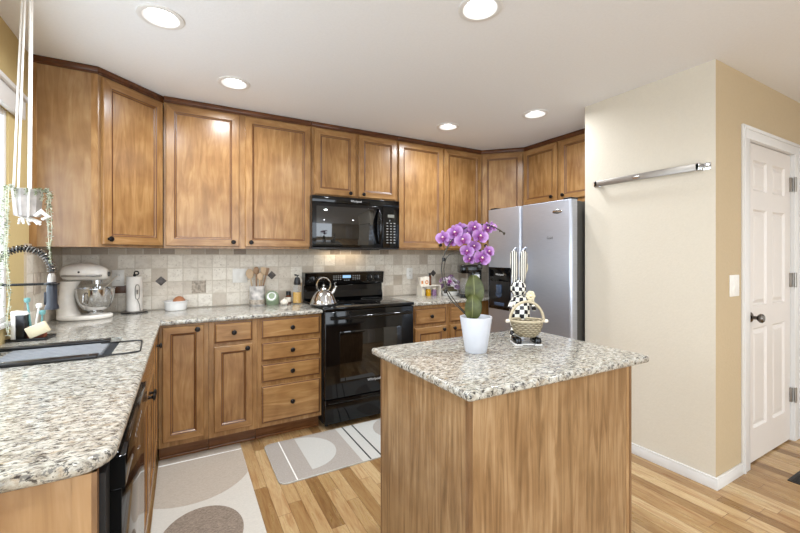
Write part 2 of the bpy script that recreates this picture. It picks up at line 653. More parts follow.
def rounded(pts, radii, seg=6):
    out = []
    n = len(pts)
    for i in range(n):
        r = radii[i] if isinstance(radii, (list, tuple)) else radii
        p0, p1, p2 = Vector(pts[i - 1]), Vector(pts[i]), Vector(pts[(i + 1) % n])
        if r <= 0:
            out.append((p1.x, p1.y))
            continue
        a = (p0 - p1).normalized()
        b = (p2 - p1).normalized()
        s0 = p1 + a * r
        s1 = p1 + b * r
        c = p1 + (a + b) * r
        a0 = math.atan2(s0.y - c.y, s0.x - c.x)
        a1 = math.atan2(s1.y - c.y, s1.x - c.x)
        da = (a1 - a0 + PI) % (2 * PI) - PI
        for k in range(seg + 1):
            t = a0 + da * k / seg
            out.append((c.x + r * math.cos(t), c.y + r * math.sin(t)))
    return out


def circle(cx, cy, r, n=28, ry=None):
    ry = ry or r
    return [(cx + r * math.cos(2 * PI * k / n), cy + ry * math.sin(2 * PI * k / n)) for k in range(n)]


def tag(o, label=None, cat=None, group=None, kind=None):
    if label:
        o['label'] = label
    if cat:
        o['category'] = cat
    if group:
        o['group'] = group
    if kind:
        o['kind'] = kind
    return o


def thing(name, label, cat, loc=(0, 0, 0), rotz=0.0, group=None):
    o = bpy.data.objects.new(name, None)
    o.empty_display_size = 0.1
    C.objects.link(o)
    o.location = loc
    o.rotation_euler = (0, 0, rotz)
    return tag(o, label, cat, group)


def struct(o):
    o['kind'] = 'structure'
    return o


def text(name, body, size, mat, parent, loc, rot, align='CENTER', ext=0.0004):
    cu = bpy.data.curves.new(name, 'FONT')
    cu.body = body
    cu.size = size
    cu.align_x = align
    cu.align_y = 'CENTER'
    cu.extrude = ext
    tmp = bpy.data.objects.new('tmp', cu)
    C.objects.link(tmp)
    bpy.context.view_layer.update()
    me = bpy.data.meshes.new_from_object(tmp.evaluated_get(bpy.context.evaluated_depsgraph_get()))
    bpy.data.objects.remove(tmp)
    bpy.data.curves.remove(cu)
    me.materials.clear()
    me.materials.append(M[mat])
    o = bpy.data.objects.new(name, me)
    C.objects.link(o)
    o.parent = parent
    o.location = loc
    o.rotation_euler = rot
    return o


# ------------------------------------------------------------------ room shell
XL, YB, XR, XP, YP = -0.74, 3.48, 3.395, 2.635, 1.0335
CEIL = 2.44
XE, YR = 6.5, -4.0
lamps = [(-0.089, 2.12), (0.288, 2.704), (2.001, 2.714), (2.422, 2.136), (1.165, 1.339), (-0.05, 0.45), (1.2, -1.2), (3.2, -0.6), (1.2, -3.0), (3.2, -2.6), (4.9, -1.0)]

b = MB()
b.box(XL - 0.12, XE, YR, YB + 0.1, -0.05, 0)
struct(b.build('floor', 'floor', smooth=False))
b = MB()
b.slab([(XL - 0.12, YR - 0.1), (XE + 0.1, YR - 0.1), (XE + 0.1, YB + 0.1), (XL - 0.12, YB + 0.1)], CEIL, CEIL + 0.03,
       holes=[circle(x, y, 0.074)[::-1] for x, y in lamps])
struct(b.build('ceiling', 'ceiling', smooth=False))
b = MB()
b.box(XL - 0.12, XR + 0.1, YB, YB + 0.1, 0, CEIL)
struct(b.build('wall_back', 'wall', smooth=False))

# left wall with the sink window and the patio opening
WY0, WY1, WZ0, WZ1 = 0.95, 2.575, 1.0, 2.03
PY0, PY1, PZ1 = -2.5, -0.2, 2.1
b = MB()
xa, xb = XL - 0.12, XL
b.box(xa, xb, WY1, YB, 0, CEIL)
b.box(xa, xb, PY1, WY0, 0, CEIL)
b.box(xa, xb, WY0, WY1, 0, WZ0)
b.box(xa, xb, WY0, WY1, WZ1, CEIL)
b.box(xa, xb, PY0, PY1, PZ1, CEIL)
b.box(xa, xb, YR, PY0, 0, CEIL)
struct(b.build('wall_left', 'wall_yellow', smooth=False))
b = MB()
b.box(XR, XR + 0.1, 1.75, YB, 0, CEIL)
struct(b.build('wall_right', 'wall', smooth=False))
b = MB()
b.box(XP, XP + 0.11, YP + 0.0006, 1.851, 0, CEIL)
b.box(XP + 0.11, XR, 1.74, 1.851, 0, CEIL)
struct(b.build('wall_pantry_side', 'wall', smooth=False))
DX0, DX1, DZ = 3.062, 3.80, 2.04
b = MB()
b.box(XP + 0.0006, DX0 - 0.012, YP, YP + 0.11, 0, CEIL)
b.box(DX0 - 0.012, DX1 + 0.012, YP, YP + 0.11, DZ + 0.012, CEIL)
b.box(DX1 + 0.012, XE, YP, YP + 0.11, 0, CEIL)
struct(b.build('wall_pantry_front', 'wall_tan', smooth=False))
b = MB()
b.box(XE, XE + 0.1, YR, YP + 0.11, 0, CEIL)
struct(b.build('wall_east', 'wall', smooth=False))
b = MB()
b.box(XL, -0.5, YR - 0.1, YR, 0, CEIL)
b.box(2.2, XE, YR - 0.1, YR, 0, CEIL)
b.box(-0.5, 2.2, YR - 0.1, YR, 0, 0.3)
b.box(-0.5, 2.2, YR - 0.1, YR, 2.4, CEIL)
struct(b.build('wall_rear', 'wall', smooth=False))

# baseboards of the pantry block
def bboard(name, pts):
    b = MB()
    (x0, y0, x1, y1) = pts
    b.box(x0, x1, y0, y1, 0, 0.058, bev=0.002)
    b.box(min(x0, x1), max(x0, x1), y0, y1, 0.058, 0.068, bev=0.003)
    return struct(b.build(name, 'white_paint'))
bboard('baseboard_pantry_side', (XP - 0.014, YP - 0.014, XP, 1.851))
bboard('baseboard_pantry_front', (XP + 0.0005, YP - 0.0135, 2.958, YP))
bboard('baseboard_hall', (3.905, YP - 0.014, XE, YP))

# door casing
b = MB()
def casing(prof_x0, prof_x1, z0, z1, horizontal=False):
    b.box(prof_x0, prof_x1, YP - 0.012, YP, z0, z1, bev=0.003)
b.box(2.960, DX0 - 0.004, YP - 0.013, YP, 0, DZ + 0.085, bev=0.003)
b.box(2.966, 2.986, YP - 0.019, YP - 0.012, 0, DZ + 0.079, bev=0.003)
b.box(DX1 + 0.004, 3.902, YP - 0.013, YP, 0, DZ + 0.085, bev=0.003)
b.box(3.876, 3.896, YP - 0.019, YP - 0.012, 0, DZ + 0.079, bev=0.003)
b.box(2.959, 3.903, YP - 0.0135, YP, DZ + 0.004, DZ + 0.0856, bev=0.003)
b.box(2.966, 3.896, YP - 0.0195, YP - 0.012, DZ + 0.059, DZ + 0.079, bev=0.003)
b.box(DX0 - 0.012, DX0 - 0.001, YP - 0.002, YP + 0.11, 0, DZ + 0.01)
b.box(DX1 + 0.001, DX1 + 0.012, YP - 0.002, YP + 0.11, 0, DZ + 0.01)
b.box(DX0 - 0.012, DX1 + 0.012, YP - 0.002, YP + 0.11, DZ + 0.002, DZ + 0.012)
struct(b.build('trim_1', 'white_paint'))

# six panel door
def door_grid(x0, x1, z0, z1, y, panels, th):
    b = MB()
    t = bmesh.new()
    xs = sorted({x0, x1} | {p[0] for p in panels} | {p[1] for p in panels})
    zs = sorted({z0, z1} | {p[2] for p in panels} | {p[3] for p in panels})
    vg = {}
    for x in xs:
        for z in zs:
            vg[x, z] = t.verts.new((x, y, z))
    cells = {(p[0], p[2]): p for p in panels}
    for i in range(len(xs) - 1):
        for j in range(len(zs) - 1):
            xa_, xb_, za_, zb_ = xs[i], xs[i + 1], zs[j], zs[j + 1]
            inside = any(p[0] <= xa_ and xb_ <= p[1] and p[2] <= za_ and zb_ <= p[3] for p in panels)
            if not inside:
                t.faces.new((vg[xa_, za_], vg[xb_, za_], vg[xb_, zb_], vg[xa_, zb_]))
    for (xa_, xb_, za_, zb_) in panels:
        prev = [vg[xa_, za_], vg[xb_, za_], vg[xb_, zb_], vg[xa_, zb_]]
        for ins, dy in ((0.010, 0.012), (0.016, 0.013), (0.040, 0.004)):
            cur = [t.verts.new(q) for q in ((xa_ + ins, y + dy, za_ + ins), (xb_ - ins, y + dy, za_ + ins), (xb_ - ins, y + dy, zb_ - ins), (xa_ + ins, y + dy, zb_ - ins))]
            for k in range(4):
                t.faces.new((prev[k], prev[(k + 1) % 4], cur[(k + 1) % 4], cur[k]))
            prev = cur
        t.faces.new(prev)
    b.merge(t, 0)
    b.box(x0, x1, y + 0.014, y + th, z0, z1)
    for (xa2, xb2, za2, zb2) in ((x0, x0 + .001, z0, z1), (x1 - .001, x1, z0, z1), (x0, x1, z0, z0 + .001), (x0, x1, z1 - .001, z1)):
        b.box(xa2, xb2, y + 0.0002, y + 0.015, za2, zb2)
    return b
pan = []
for (pxa, pxb) in ((3.170, 3.385), (3.480, 3.695)):
    for (za, zb) in ((0.22, 0.86), (1.00, 1.62), (1.74, 1.935)):
        pan.append((pxa, pxb, za, zb))
dr = door_grid(DX0 + 0.002, DX1 - 0.002, 0.012, DZ - 0.002, YP + 0.012, pan, 0.036).build('door_1', 'door_paint', smooth=False)
struct(dr)
b = MB()
b.lathe([(0, 0.0), (0.032, 0.0), (0.032, 0.004), (0.026, 0.010), (0.012, 0.014), (0.011, 0.034), (0.020, 0.040), (0.028, 0.050), (0.028, 0.060), (0.020, 0.068), (0, 0.070)], (3.125, YP + 0.012, 0.935), axis='Y')
b.build('door_knob', 'pewter', dr)
for z in (1.83, 1.15, 0.33):
    b = MB()
    b.box(3.776, 3.799, YP - 0.001, YP + 0.013, z - 0.05, z + 0.05, bev=0.001)
    b.box(3.803, 3.828, YP - 0.016, YP - 0.012, z - 0.05, z + 0.05, bev=0.001)
    b.tube([(3.801, YP - 0.014, z - 0.052), (3.801, YP - 0.014, z + 0.052)], 0.007)
    b.build('hinge', 'nickel', dr)

# plain white door in the rear wall, seen only as a reflection
b = MB()
b.box(3.95, 4.73, YR + 0.001, YR + 0.02, 0.01, 2.03, bev=0.003)
for (xa_, xb_) in ((3.87, 3.945), (4.735, 4.81)):
    b.box(xa_, xb_, YR + 0.001, YR + 0.02, 0, 2.11, bev=0.003)
b.box(3.87, 4.81, YR + 0.001, YR + 0.02, 2.035, 2.11, bev=0.003)
struct(b.build('door_2', 'door_paint'))

# sink window
def window(name, x, y0, y1, z0, z1, mull, parts=True):
    b = MB()
    fw = 0.034
    xf0, xf1 = x - 0.034, x - 0.008
    b.box(xf0, xf1, y0, y0 + fw, z0, z1, bev=0.004)
    b.box(xf0, xf1, y1 - fw, y1, z0, z1, bev=0.004)
    b.box(xf0, xf1, y0 + fw, y1 - fw, z0, z0 + fw, bev=0.004)
    b.box(xf0, xf1, y0 + fw, y1 - fw, z1 - fw, z1, bev=0.004)
    for m in mull:
        b.box(xf0, xf1, m - 0.03, m + 0.03, z0 + fw, z1 - fw, bev=0.004)
    f = struct(b.build(name, 'white_paint'))
    b = MB()
    b.box(x - 0.024, x - 0.020, y0 + fw - 0.005, y1 - fw + 0.005, z0 + fw - 0.005, z1 - fw + 0.005)
    b.build('pane', 'pane', f, smooth=False)
    return f
win = window('window_1', XL, WY0, WY1, WZ0, WZ1, [1.76])
b = MB()
b.box(XL - 0.007, XL + 0.02, WY0, WY1 - 0.001, WZ0 - 0.012, WZ0 + 0.008, bev=0.003)
b.build('window_sill', 'white_paint', win)
window('window_2', XL, PY0, PY1, 0.0, PZ1, [-1.35])
# white valance board over the window
b = MB()
b.box(XL, XL + 0.03, 0.85, 2.70, 2.025, 2.135, bev=0.006)
b.box(XL, XL + 0.045, 0.84, 2.71, 2.118, 2.142, bev=0.005)
struct(b.build('trim_2', 'white_paint'))

# tile backsplash
b = MB()
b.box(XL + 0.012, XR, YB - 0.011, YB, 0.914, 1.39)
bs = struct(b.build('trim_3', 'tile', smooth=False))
t_ = tag(bs)
b = MB()
b.box(0, 0.70, -0.011, 0, 0.914, 1.39)
struct(b.build('trim_4', 'tile', loc=(XL, 2.78, 0), rotz=R(90), smooth=False))
# accent tiles set in the backsplash
M['slate'] = plain('slate_accent', (92, 84, 80), 0.5, var=0.1)
M['relief'] = plain('relief_accent', (184, 170, 153), 0.5, var=0.1, scale=60)
for x, z, k in ((-0.146, 1.129, 'd'), (0.672, 1.152, 'd'), (0.112, 1.074, 's'), (-0.40, 1.074, 'r'), (2.36, 1.13, 'd')):
    b = MB()
    if k == 'd':
        q = 0.037
        b.prism([(x - q, z), (x, z - q), (x + q, z), (x, z + q)], YB - 0.0145, YB - 0.0105, axis='Y', bev=0.001)
        b.build('accent_tile', 'slate', bs)
    elif k == 's':
        b.box(x - 0.05, x + 0.05, YB - 0.0145, YB - 0.0105, z - 0.05, z + 0.05, bev=0.002)
        b.lathe([(0.034, 0), (0.034, 0.003), (0.028, 0.004), (0.026, 0.002), (0.016, 0.004), (0, 0.005)], (x, YB - 0.0142, z), axis='Y')
        b.build('accent_tile', 'relief', bs)
    else:
        b.box(x - 0.05, x + 0.05, YB - 0.0145, YB - 0.0105, z - 0.026, z + 0.03, bev=0.002)
        b.build('accent_tile', 'glaze', bs)

# ------------------------------------------------------------------ recessed lights
where = ['nearest the hanging planter and window wall', 'in front of the left pair of wall cabinets',
         'in front of the tall wall cabinets right of the microwave', 'in front of the refrigerator cabinets', 'nearest the camera, above the island',
         None, None, None, None, None, None]
for i, (x, y) in enumerate(lamps):
    lab = ('round white recessed ceiling light, ' + where[i]) if where[i] else 'round white recessed ceiling light behind the camera, out of the picture'
    t = thing('ceiling_light', lab, 'ceiling light', (x, y, CEIL), 0, 'recessed ceiling lights' if where[i] else 'recessed ceiling lights behind the camera')
    b = MB()
    b.lathe([(0.098, 0.0), (0.097, -0.005), (0.090, -0.008), (0.076, -0.006), (0.071, 0.002), (0.060, 0.030), (0.056, 0.034), (0.058, 0.036), (0.0735, 0.004), (0.0735, 0.0), (0.098, 0.0)], n=40)
    b.build('trim_ring', 'white_paint', t)
    b = MB()
    b.lathe([(0, 0.030), (0.052, 0.031), (0.058, 0.036), (0.0, 0.040)], n=32)
    b.build('lens', 'lens', t)
    d = bpy.data.lights.new('lamp', 'AREA')
    d.shape = 'DISK'
    d.size = 0.10
    d.energy = LAMP_POWER * (1.0 if i < 5 else 1.2)
    d.color = (0.90, 0.95, 1.0)
    d.spread = R(165)
    lo = bpy.data.objects.new('lamp', d)
    C.objects.link(lo)
    lo.parent = t
    lo.location = (0, 0, -0.001)

# ------------------------------------------------------------------ cabinets
def ring_panel(wd, hd, prof, side_mats, groove=None, centre=0):
    """nested rectangles: prof = [(inset, y, kind)], kind f frame, g groove, p panel"""
    b = MB()
    t = bmesh.new()
    prev = None
    for ins, y, kind in prof:
        cur = [t.verts.new(q) for q in ((ins, y, ins), (wd - ins, y, ins), (wd - ins, y, hd - ins), (ins, y, hd - ins))]
        if prev is None:
            f = t.faces.new(cur[::-1])
            f.material_index = 0
        else:
            for k in range(4):
                f = t.faces.new((prev[k], prev[(k + 1) % 4], cur[(k + 1) % 4], cur[k]))
                f.material_index = {'f': (1, 0, 1, 0)[k], 'g': 2, 'p': 0, 'h': 1}[kind]
        prev = cur
    f = t.faces.new(prev)
    f.material_index = centre
    bmesh.ops.recalc_face_normals(t, faces=t.faces)
    b.merge(t)
    return b


CW = ['wood_v', 'wood_h', 'glaze']


def make_knob(parent, x, z, y=-0.021):
    b = MB()
    b.lathe([(0, 0), (0.0085, 0), (0.007, 0.004), (0.0055, 0.012), (0.010, 0.017), (0.0165, 0.020), (0.0165, 0.023), (0.012, 0.028), (0, 0.030)], (0, 0, 0), axis='Y', n=24)
    return b.build('knob', 'bronze', parent, (x, y, z))


def make_door(parent, x0, x1, z0, z1, knob=None):
    wd, hd = x1 - x0, z1 - z0
    fr = 0.056 if wd > 0.3 else 0.048
    b = ring_panel(wd, hd, [(0, -0.001, 'f'), (0, -0.016, 'f'), (0.004, -0.0205, 'f'), (fr - 0.006, -0.0205, 'f'), (fr, -0.018, 'g'), (fr + 0.004, -0.0125, 'f'), (fr + 0.010, -0.0105, 'g'), (fr + 0.014, -0.0105, 'p')], None)
    o = b.build('door', CW, parent, (x0, 0, z0), smooth=False)
    if knob:
        make_knob(o, knob[0] - x0, knob[1] - z0)
    return o


def make_drawer(parent, x0, x1, z0, z1, knob=True, name='drawer'):
    wd, hd = x1 - x0, z1 - z0
    b = ring_panel(wd, hd, [(0, -0.001, 'h'), (0, -0.011, 'h'), (0.003, -0.014, 'h'), (0.009, -0.015, 'g'), (0.014, -0.0205, 'h'), (0.02, -0.0205, 'h')], None, centre=1)
    o = b.build(name, CW, parent, (x0, 0, z0), smooth=False)
    if knob:
        make_knob(o, wd / 2, hd / 2)
    return o


def cab_body(parent, wd, d, z0, z1, lower=False):
    b = MB()
    e = 0.0006
    b.box(e, 0.018, 0.019, d, z0, z1)
    b.box(wd - 0.018, wd - e, 0.019, d, z0, z1)
    b.box(0.018, wd - 0.018, 0.019, d, z0, z0 + 0.018, 1)
    if not lower:
        b.box(0.018, wd - 0.018, 0.019, d, z1 - 0.018, z1, 1)
    b.box(0.018, wd - 0.018, d - 0.01, d, z0 + 0.018, z1 - 0.018)
    b.box(e, wd - e, 0, 0.019, z0, z1)
    return b.build('body', ['wood_v', 'wood_h'], parent, smooth=False)


def top_trim(parent, pts):
    """dark scribe strip along the cabinet top, pts in local coordinates at the front"""
    b = MB()
    for (x0, y0), (x1, y1) in zip(pts, pts[1:]):
        L = math.hypot(x1 - x0, y1 - y0)
        t = MB()
        t.box(-0.004, L + 0.004, -0.012, 0.004, 0, 0.03, bev=0.002)
        t.box(-0.003, L + 0.003, -0.007, 0.002, -0.012, 0.0)
        m = Matrix.Translation((x0, y0, 0)) @ Matrix.Rotation(math.atan2(y1 - y0, x1 - x0), 4, 'Z')
        b.merge(t.bm, None, m)
    return b


UB, UT = 1.376, 2.412
UF = 3.166         # face of the back wall cabinets
DF = 0.313         # their depth


def wall_cab(label, loc, rotz, wd, d, z0, doors):
    t = thing('wall_cabinet', label, 'cabinet', (loc[0], loc[1], z0), rotz, 'wall cabinets')
    cab_body(t, wd, d, 0, UT - z0)
    for (x0, x1, za, zb, kn) in doors:
        make_door(t, x0, x1, za - z0, zb - z0, (kn[0], kn[1] - z0))
    tb = top_trim(t, [(0.005, 0), (wd - 0.005, 0)])
    tb.build('top_moulding', 'trim_dark', t, (0, 0, UT - z0 - 0.003))
    return t


DT = 2.388
DB = 1.392
# left corner cabinet, with its end panel and diagonal door
cx0, cy0, cx1, cy1 = -0.439, 2.866, -0.122, 3.183
t = thing('corner_wall_cabinet', 'left corner wall cabinet with a broad plain end panel and one diagonal door', 'cabinet', (XL, 2.866, UB), 0, 'wall cabinets')
b = MB()
poly = [(0.004, 0), (cx0 - XL, 0), (cx1 - XL, cy1 - cy0), (cx1 - XL - 0.001, YB - 2.866), (0.004, YB - 2.866)]
b.prism(poly, 0, UT - UB, 0)
b.build('body', ['wood_panel'], t, smooth=False)
b = MB()
b.box(0.0, 0.032, -0.006, 0.0, 0, UT - UB - 0.01, bev=0.001)
b.build('scribe_strip', 'wood_v', t, smooth=False)
b = MB()
b.box(cx0 - XL - 0.03, cx0 - XL + 0.001, -0.0015, 0.0, 0, UT - UB - 0.01)
b.build('edge_stile', 'wood_v', t, smooth=False)
L45 = math.hypot(cx1 - cx0, cy1 - cy0)
h = make_door(t, 0, L45 - 0.036, 0, DT - DB, (0.033, 0.033))
# reposition onto the diagonal face
h.rotation_euler = (0, 0, R(45))
h.location = (cx0 - XL + 0.018 * math.cos(R(45)), 0.018 * math.sin(R(45)), DB - UB)
tb = top_trim(t, [(0.0, 0), (cx0 - XL, 0), (cx1 - XL, cy1 - cy0)])
tb.build('top_moulding', 'trim_dark', t, (0, 0, UT - UB - 0.003))

x = -0.118
wall_cab('honey wood wall cabinet with two tall doors left of the microwave', (x, UF), 0, 0.930 - x, DF, UB,
         [(-0.104 - x, 0.372 - x, DB, DT, (0.330 - x, 1.424)), (0.415 - x, 0.922 - x, DB, DT, (0.455 - x, 1.424))])
x = 0.931
wall_cab('short honey wood wall cabinet with two doors above the microwave', (x, UF), 0, 1.744 - x, DF, 1.818,
         [(0.954 - x, 1.323 - x, 1.836, DT, (1.268 - x, 1.862)), (1.352 - x, 1.733 - x, 1.836, DT, (1.392 - x, 1.862))])
x = 1.745
wall_cab('honey wood wall cabinet with two tall doors right of the microwave', (x, UF), 0, 2.768 - x, DF, UB,
         [(1.757 - x, 2.258 - x, DB, DT, (2.215 - x, 1.424)), (2.280 - x, 2.752 - x, DB, DT, (2.320 - x, 1.424))])
# right corner cabinet
ax, ay, bx_, by_ = 2.770, 3.166, 3.078, 2.858
t = thing('corner_wall_cabinet', 'corner wall cabinet at the right with one diagonal door beside the refrigerator', 'cabinet', (ax, ay, UB), 0, 'wall cabinets')
b = MB()
b.prism([(0, 0), (bx_ - ax, by_ - ay), (XR - ax, by_ - ay), (XR - ax, YB - ay), (0, YB - ay)], 0, UT - UB, 0)
b.build('body', ['wood_v'], t, smooth=False)
L45 = math.hypot(bx_ - ax, by_ - ay)
h = make_door(t, 0, L45 - 0.03, 0, DT - DB, (0.035, 0.033))
h.rotation_euler = (0, 0, R(-45))
h.location = (0.015 * math.cos(R(45)), -0.015 * math.sin(R(45)), DB - UB)
tb = top_trim(t, [(0, 0), (bx_ - ax, by_ - ay)])
tb.build('top_moulding', 'trim_dark', t, (0, 0, UT - UB - 0.003))
# over the fridge: local x runs along -Y
y = 2.856
t = wall_cab('honey wood wall cabinet with two doors over the refrigerator', (3.078, y), R(-90), y - 1.853, 0.315, 1.80,
             [(0.006, y - 2.440, 1.838, DT, (y - 2.496, 1.880)), (y - 2.408, y - 1.930, 1.838, DT, (y - 2.368, 1.880))])

# base cabinets
BZ1 = 0.883
BF = 2.868


def base_cab(label, loc, rotz, wd, d, doors=(), drawers=(), false=(), toe=True):
    t = thing('base_cabinet', label, 'cabinet', (loc[0], loc[1], 0), rotz, 'base cabinets')
    cab_body(t, wd, d, 0.105, BZ1, lower=True)
    for q in doors:
        make_door(t, *q)
    for q in drawers:
        make_drawer(t, *q)
    for q in false:
        make_drawer(t, *q, knob=False, name='false_drawer_front')
    b = MB()
    b.box(0.001, wd - 0.001, 0.072, 0.086, 0, 0.105)
    b.box(0.001, wd - 0.001, 0.060, 0.072, 0, 0.020, bev=0.004)
    b.build('toe_kick', 'toe', t, smooth=False)
    return t


x = -0.1345
base_cab('corner base cabinet with a single full height door, left of the narrow drawer cabinet', (x, BF), 0, 0.150 - x, 0.60,
         doors=[(-0.112 - x, 0.120 - x, 0.140, 0.868, (0.083 - x, 0.846))])
x = 0.151
base_cab('narrow base cabinet with one drawer above one door, between corner and drawer stack', (x, BF), 0, 0.455 - x, 0.60,
         doors=[(0.182 - x, 0.424 - x, 0.140, 0.715, (0.388 - x, 0.688))], drawers=[(0.182 - x, 0.424 - x, 0.735, 0.872)])
x = 0.456
base_cab('base cabinet with a stack of four drawers beside the stove', (x, BF), 0, 0.922 - x, 0.60,
         drawers=[(0.484 - x, 0.908 - x, 0.735, 0.870), (0.484 - x, 0.908 - x, 0.575, 0.705), (0.484 - x, 0.908 - x, 0.425, 0.552), (0.484 - x, 0.908 - x, 0.135, 0.397)])
x = 1.7135
base_cab('base cabinet with drawer over door, just right of the stove', (x, BF), 0, 2.104 - x, 0.60,
         doors=[(1.750 - x, 2.082 - x, 0.14, 0.690, (2.050 - x, 0.660))], drawers=[(1.750 - x, 2.082 - x, 0.715, 0.856)])
x = 2.105
base_cab('base cabinet with drawer over door behind the orchid', (x, BF), 0, 2.500 - x, 0.60,
         doors=[(2.130 - x, 2.462 - x, 0.14, 0.690, (2.168 - x, 0.660))], drawers=[(2.130 - x, 2.462 - x, 0.715, 0.856)])
x = 2.501
base_cab('plain corner base cabinet tucked behind the refrigerator', (x, BF), 0, XR - x, 0.60)
# left run: faces +X, local x runs along +Y
LF = -0.156
base_cab('sink base cabinet with false front over two doors with facing knobs', (LF, 1.684), R(90), 0.836, 0.55,
         doors=[(0.026, 0.408, 0.14, 0.715, (0.381, 0.688)), (0.420, 0.800, 0.14, 0.715, (0.447, 0.688))],
         false=[(0.026, 0.800, 0.735, 0.872)])
base_cab('slim base cabinet between the sink cabinet and the back corner, its knob high up', (LF, 2.521), R(90), 0.346, 0.55,
         doors=[(0.015, 0.315, 0.14, 0.868, (0.150, 0.795))])
# end panel of the left run
b = MB()
b.box(-0.72, -0.1555, 1.004, 1.022, 0.0, 0.8825)
b.box(-0.195, -0.1635, 1.000, 1.004, 0.0, 0.8825, 1)
b.box(-0.1635, -0.1545, 1.001, 1.022, 0.0, 0.8825, 2)
o = b.build('end_panel', ['endpanel', 'endpanel', 'oak_edge'], smooth=False)
tag(o, 'pale wood end panel under the near end of the sink counter', 'panel')

# ------------------------------------------------------------------ worktops
CZ0, CZ1 = 0.884, 0.914
pts = [(XL + 0.0008, 0.985), (-0.126, 0.985), (-0.122, 2.835), (0.922, 2.835), (0.922, YB - 0.012), (XL + 0.0008, YB - 0.012)]
out = rounded(pts, [0, 0.075, 0.012, 0, 0, 0])
hole = rounded([(-0.640, 1.955), (-0.262, 1.955), (-0.262, 2.410), (-0.640, 2.410)], 0.04)[::-1]
b = MB()
b.slab(out, CZ0, CZ1, 0.012, [hole])
o = b.build('countertop', 'granite', angle=50)
tag(o, 'L-shaped speckled granite countertop around the sink and along the back wall', 'countertop')
b = MB()
b.slab([(1.7085, 2.835), (XR, 2.835), (XR, YB - 0.012), (1.7085, YB - 0.012)], CZ0, CZ1, 0.012)
o = b.build('countertop', 'granite', angle=50)
tag(o, 'speckled granite countertop between the stove and the refrigerator', 'countertop')

# sink basin
t = thing('sink', 'stainless steel undermount sink set into the left counter', 'sink', (-0.451, 2.1825, 0))
b = MB()
t2 = bmesh.new()
def rr(ix, z, rad):
    return [t2.verts.new((px, py, z)) for px, py in rounded([(-0.195 + ix, -0.234 + ix), (0.195 - ix, -0.234 + ix), (0.195 - ix, 0.234 - ix), (-0.195 + ix, 0.234 - ix)], rad)]
seq = [(-0.02, 0.8825, 0.05), (0.0, 0.8825, 0.045), (0.006, 0.74, 0.045), (0.03, 0.70, 0.05), (0.08, 0.695, 0.05)]
rings = [rr(*q) for q in seq]
for a_, b_ in zip(rings, rings[1:]):
    for i in range(len(a_)):
        j = (i + 1) % len(a_)
        t2.faces.new((a_[i], a_[j], b_[j], b_[i]))
t2.faces.new(rings[-1])
b.merge(t2, 0)
b.build('basin', 'sink_steel', t)
b = MB()
b.lathe([(0, 0.6965), (0.035, 0.6965), (0.042, 0.699), (0.045, 0.6965)], (0, 0.03, 0))
b.build('drain', 'chrome', t)

# over-sink drainer: two dark rails with a tray between, wire loop handle resting on the stone
t = thing('sink_drainer', 'over-sink drainer with two black rails, grey tray and black wire loop handle', 'drainer', (-0.45, 2.12, CZ1))
for yy in (-0.155, 0.165):
    b = MB()
    b.box(-0.285, 0.150, yy - 0.022, yy + 0.022, 0.001, 0.015, bev=0.004)
    o = b.build('rail', 'black_satin', t)
    b = MB()
    for xx in (-0.13, 0.12):
        b.lathe([(0.0055, 0), (0.0055, 0.0025), (0, 0.003)], (xx, yy, 0.015), n=12)
    b.build('rivet', 'chrome', o)
b = MB()
b.box(-0.185, 0.135, -0.133, 0.143, -0.018, -0.010, bev=0.002)
for k in range(9):
    yk = -0.12 + k * 0.030
    b.box(-0.185, 0.150, yk - 0.005, yk + 0.005, -0.012, 0.006, bev=0.003)
b.build('tray', 'grey_tray', t)
b = MB()
loop = rounded([(0.120, -0.168), (0.292, -0.150), (0.280, 0.112), (0.120, 0.118)], [0.0, 0.03, 0.03, 0.0], 5)
b.tube([(px, py, 0.0055) for px, py in loop], 0.0035)
b.build('wire_loop', 'black_satin', t)

# ------------------------------------------------------------------ dishwasher
t = thing('dishwasher', 'glossy black dishwasher at the near end of the sink counter', 'dishwasher', (-0.156, 1.382, 0))
b = MB()
b.box(-0.56, 0.0, -0.298, 0.298, 0.11, 0.866)
b.box(-0.02, 0.012, -0.355, -0.300, 0.0, 0.866)
b.build('tub', 'black_matt', t, smooth=False)
b = MB()
b.box(0.001, 0.034, -0.296, 0.296, 0.115, 0.795, bev=0.003)
b.build('door', 'black_gloss', t)
b = MB()
b.box(0.001, 0.042, -0.298, 0.298, 0.797, 0.870, bev=0.004)
p = b.build('control_panel', 'black_gloss', t)
M['black_dull'] = plain('black_dull', (8, 8, 8), 0.8, spec=0.1)
b = MB()
b.box(0.001, 0.0335, -0.2995, -0.2965, 0.115, 0.794)
b.box(0.001, 0.0405, -0.3005, -0.2985, 0.798, 0.869)
b.build('glare_cap', 'black_dull', t, smooth=False)  # thin dull caps added to keep the rear daylight from reflecting here
b = MB()
for k in range(6):
    b.box(0.0418, 0.0424, -0.10 + k * 0.035, -0.088 + k * 0.035, 0.83, 0.838)
b.build('buttons', 'grey_print', p)
b = MB()
b.box(-0.06, -0.045, -0.29, 0.29, 0.0, 0.11)
b.build('toe_kick', 'black_matt', t)

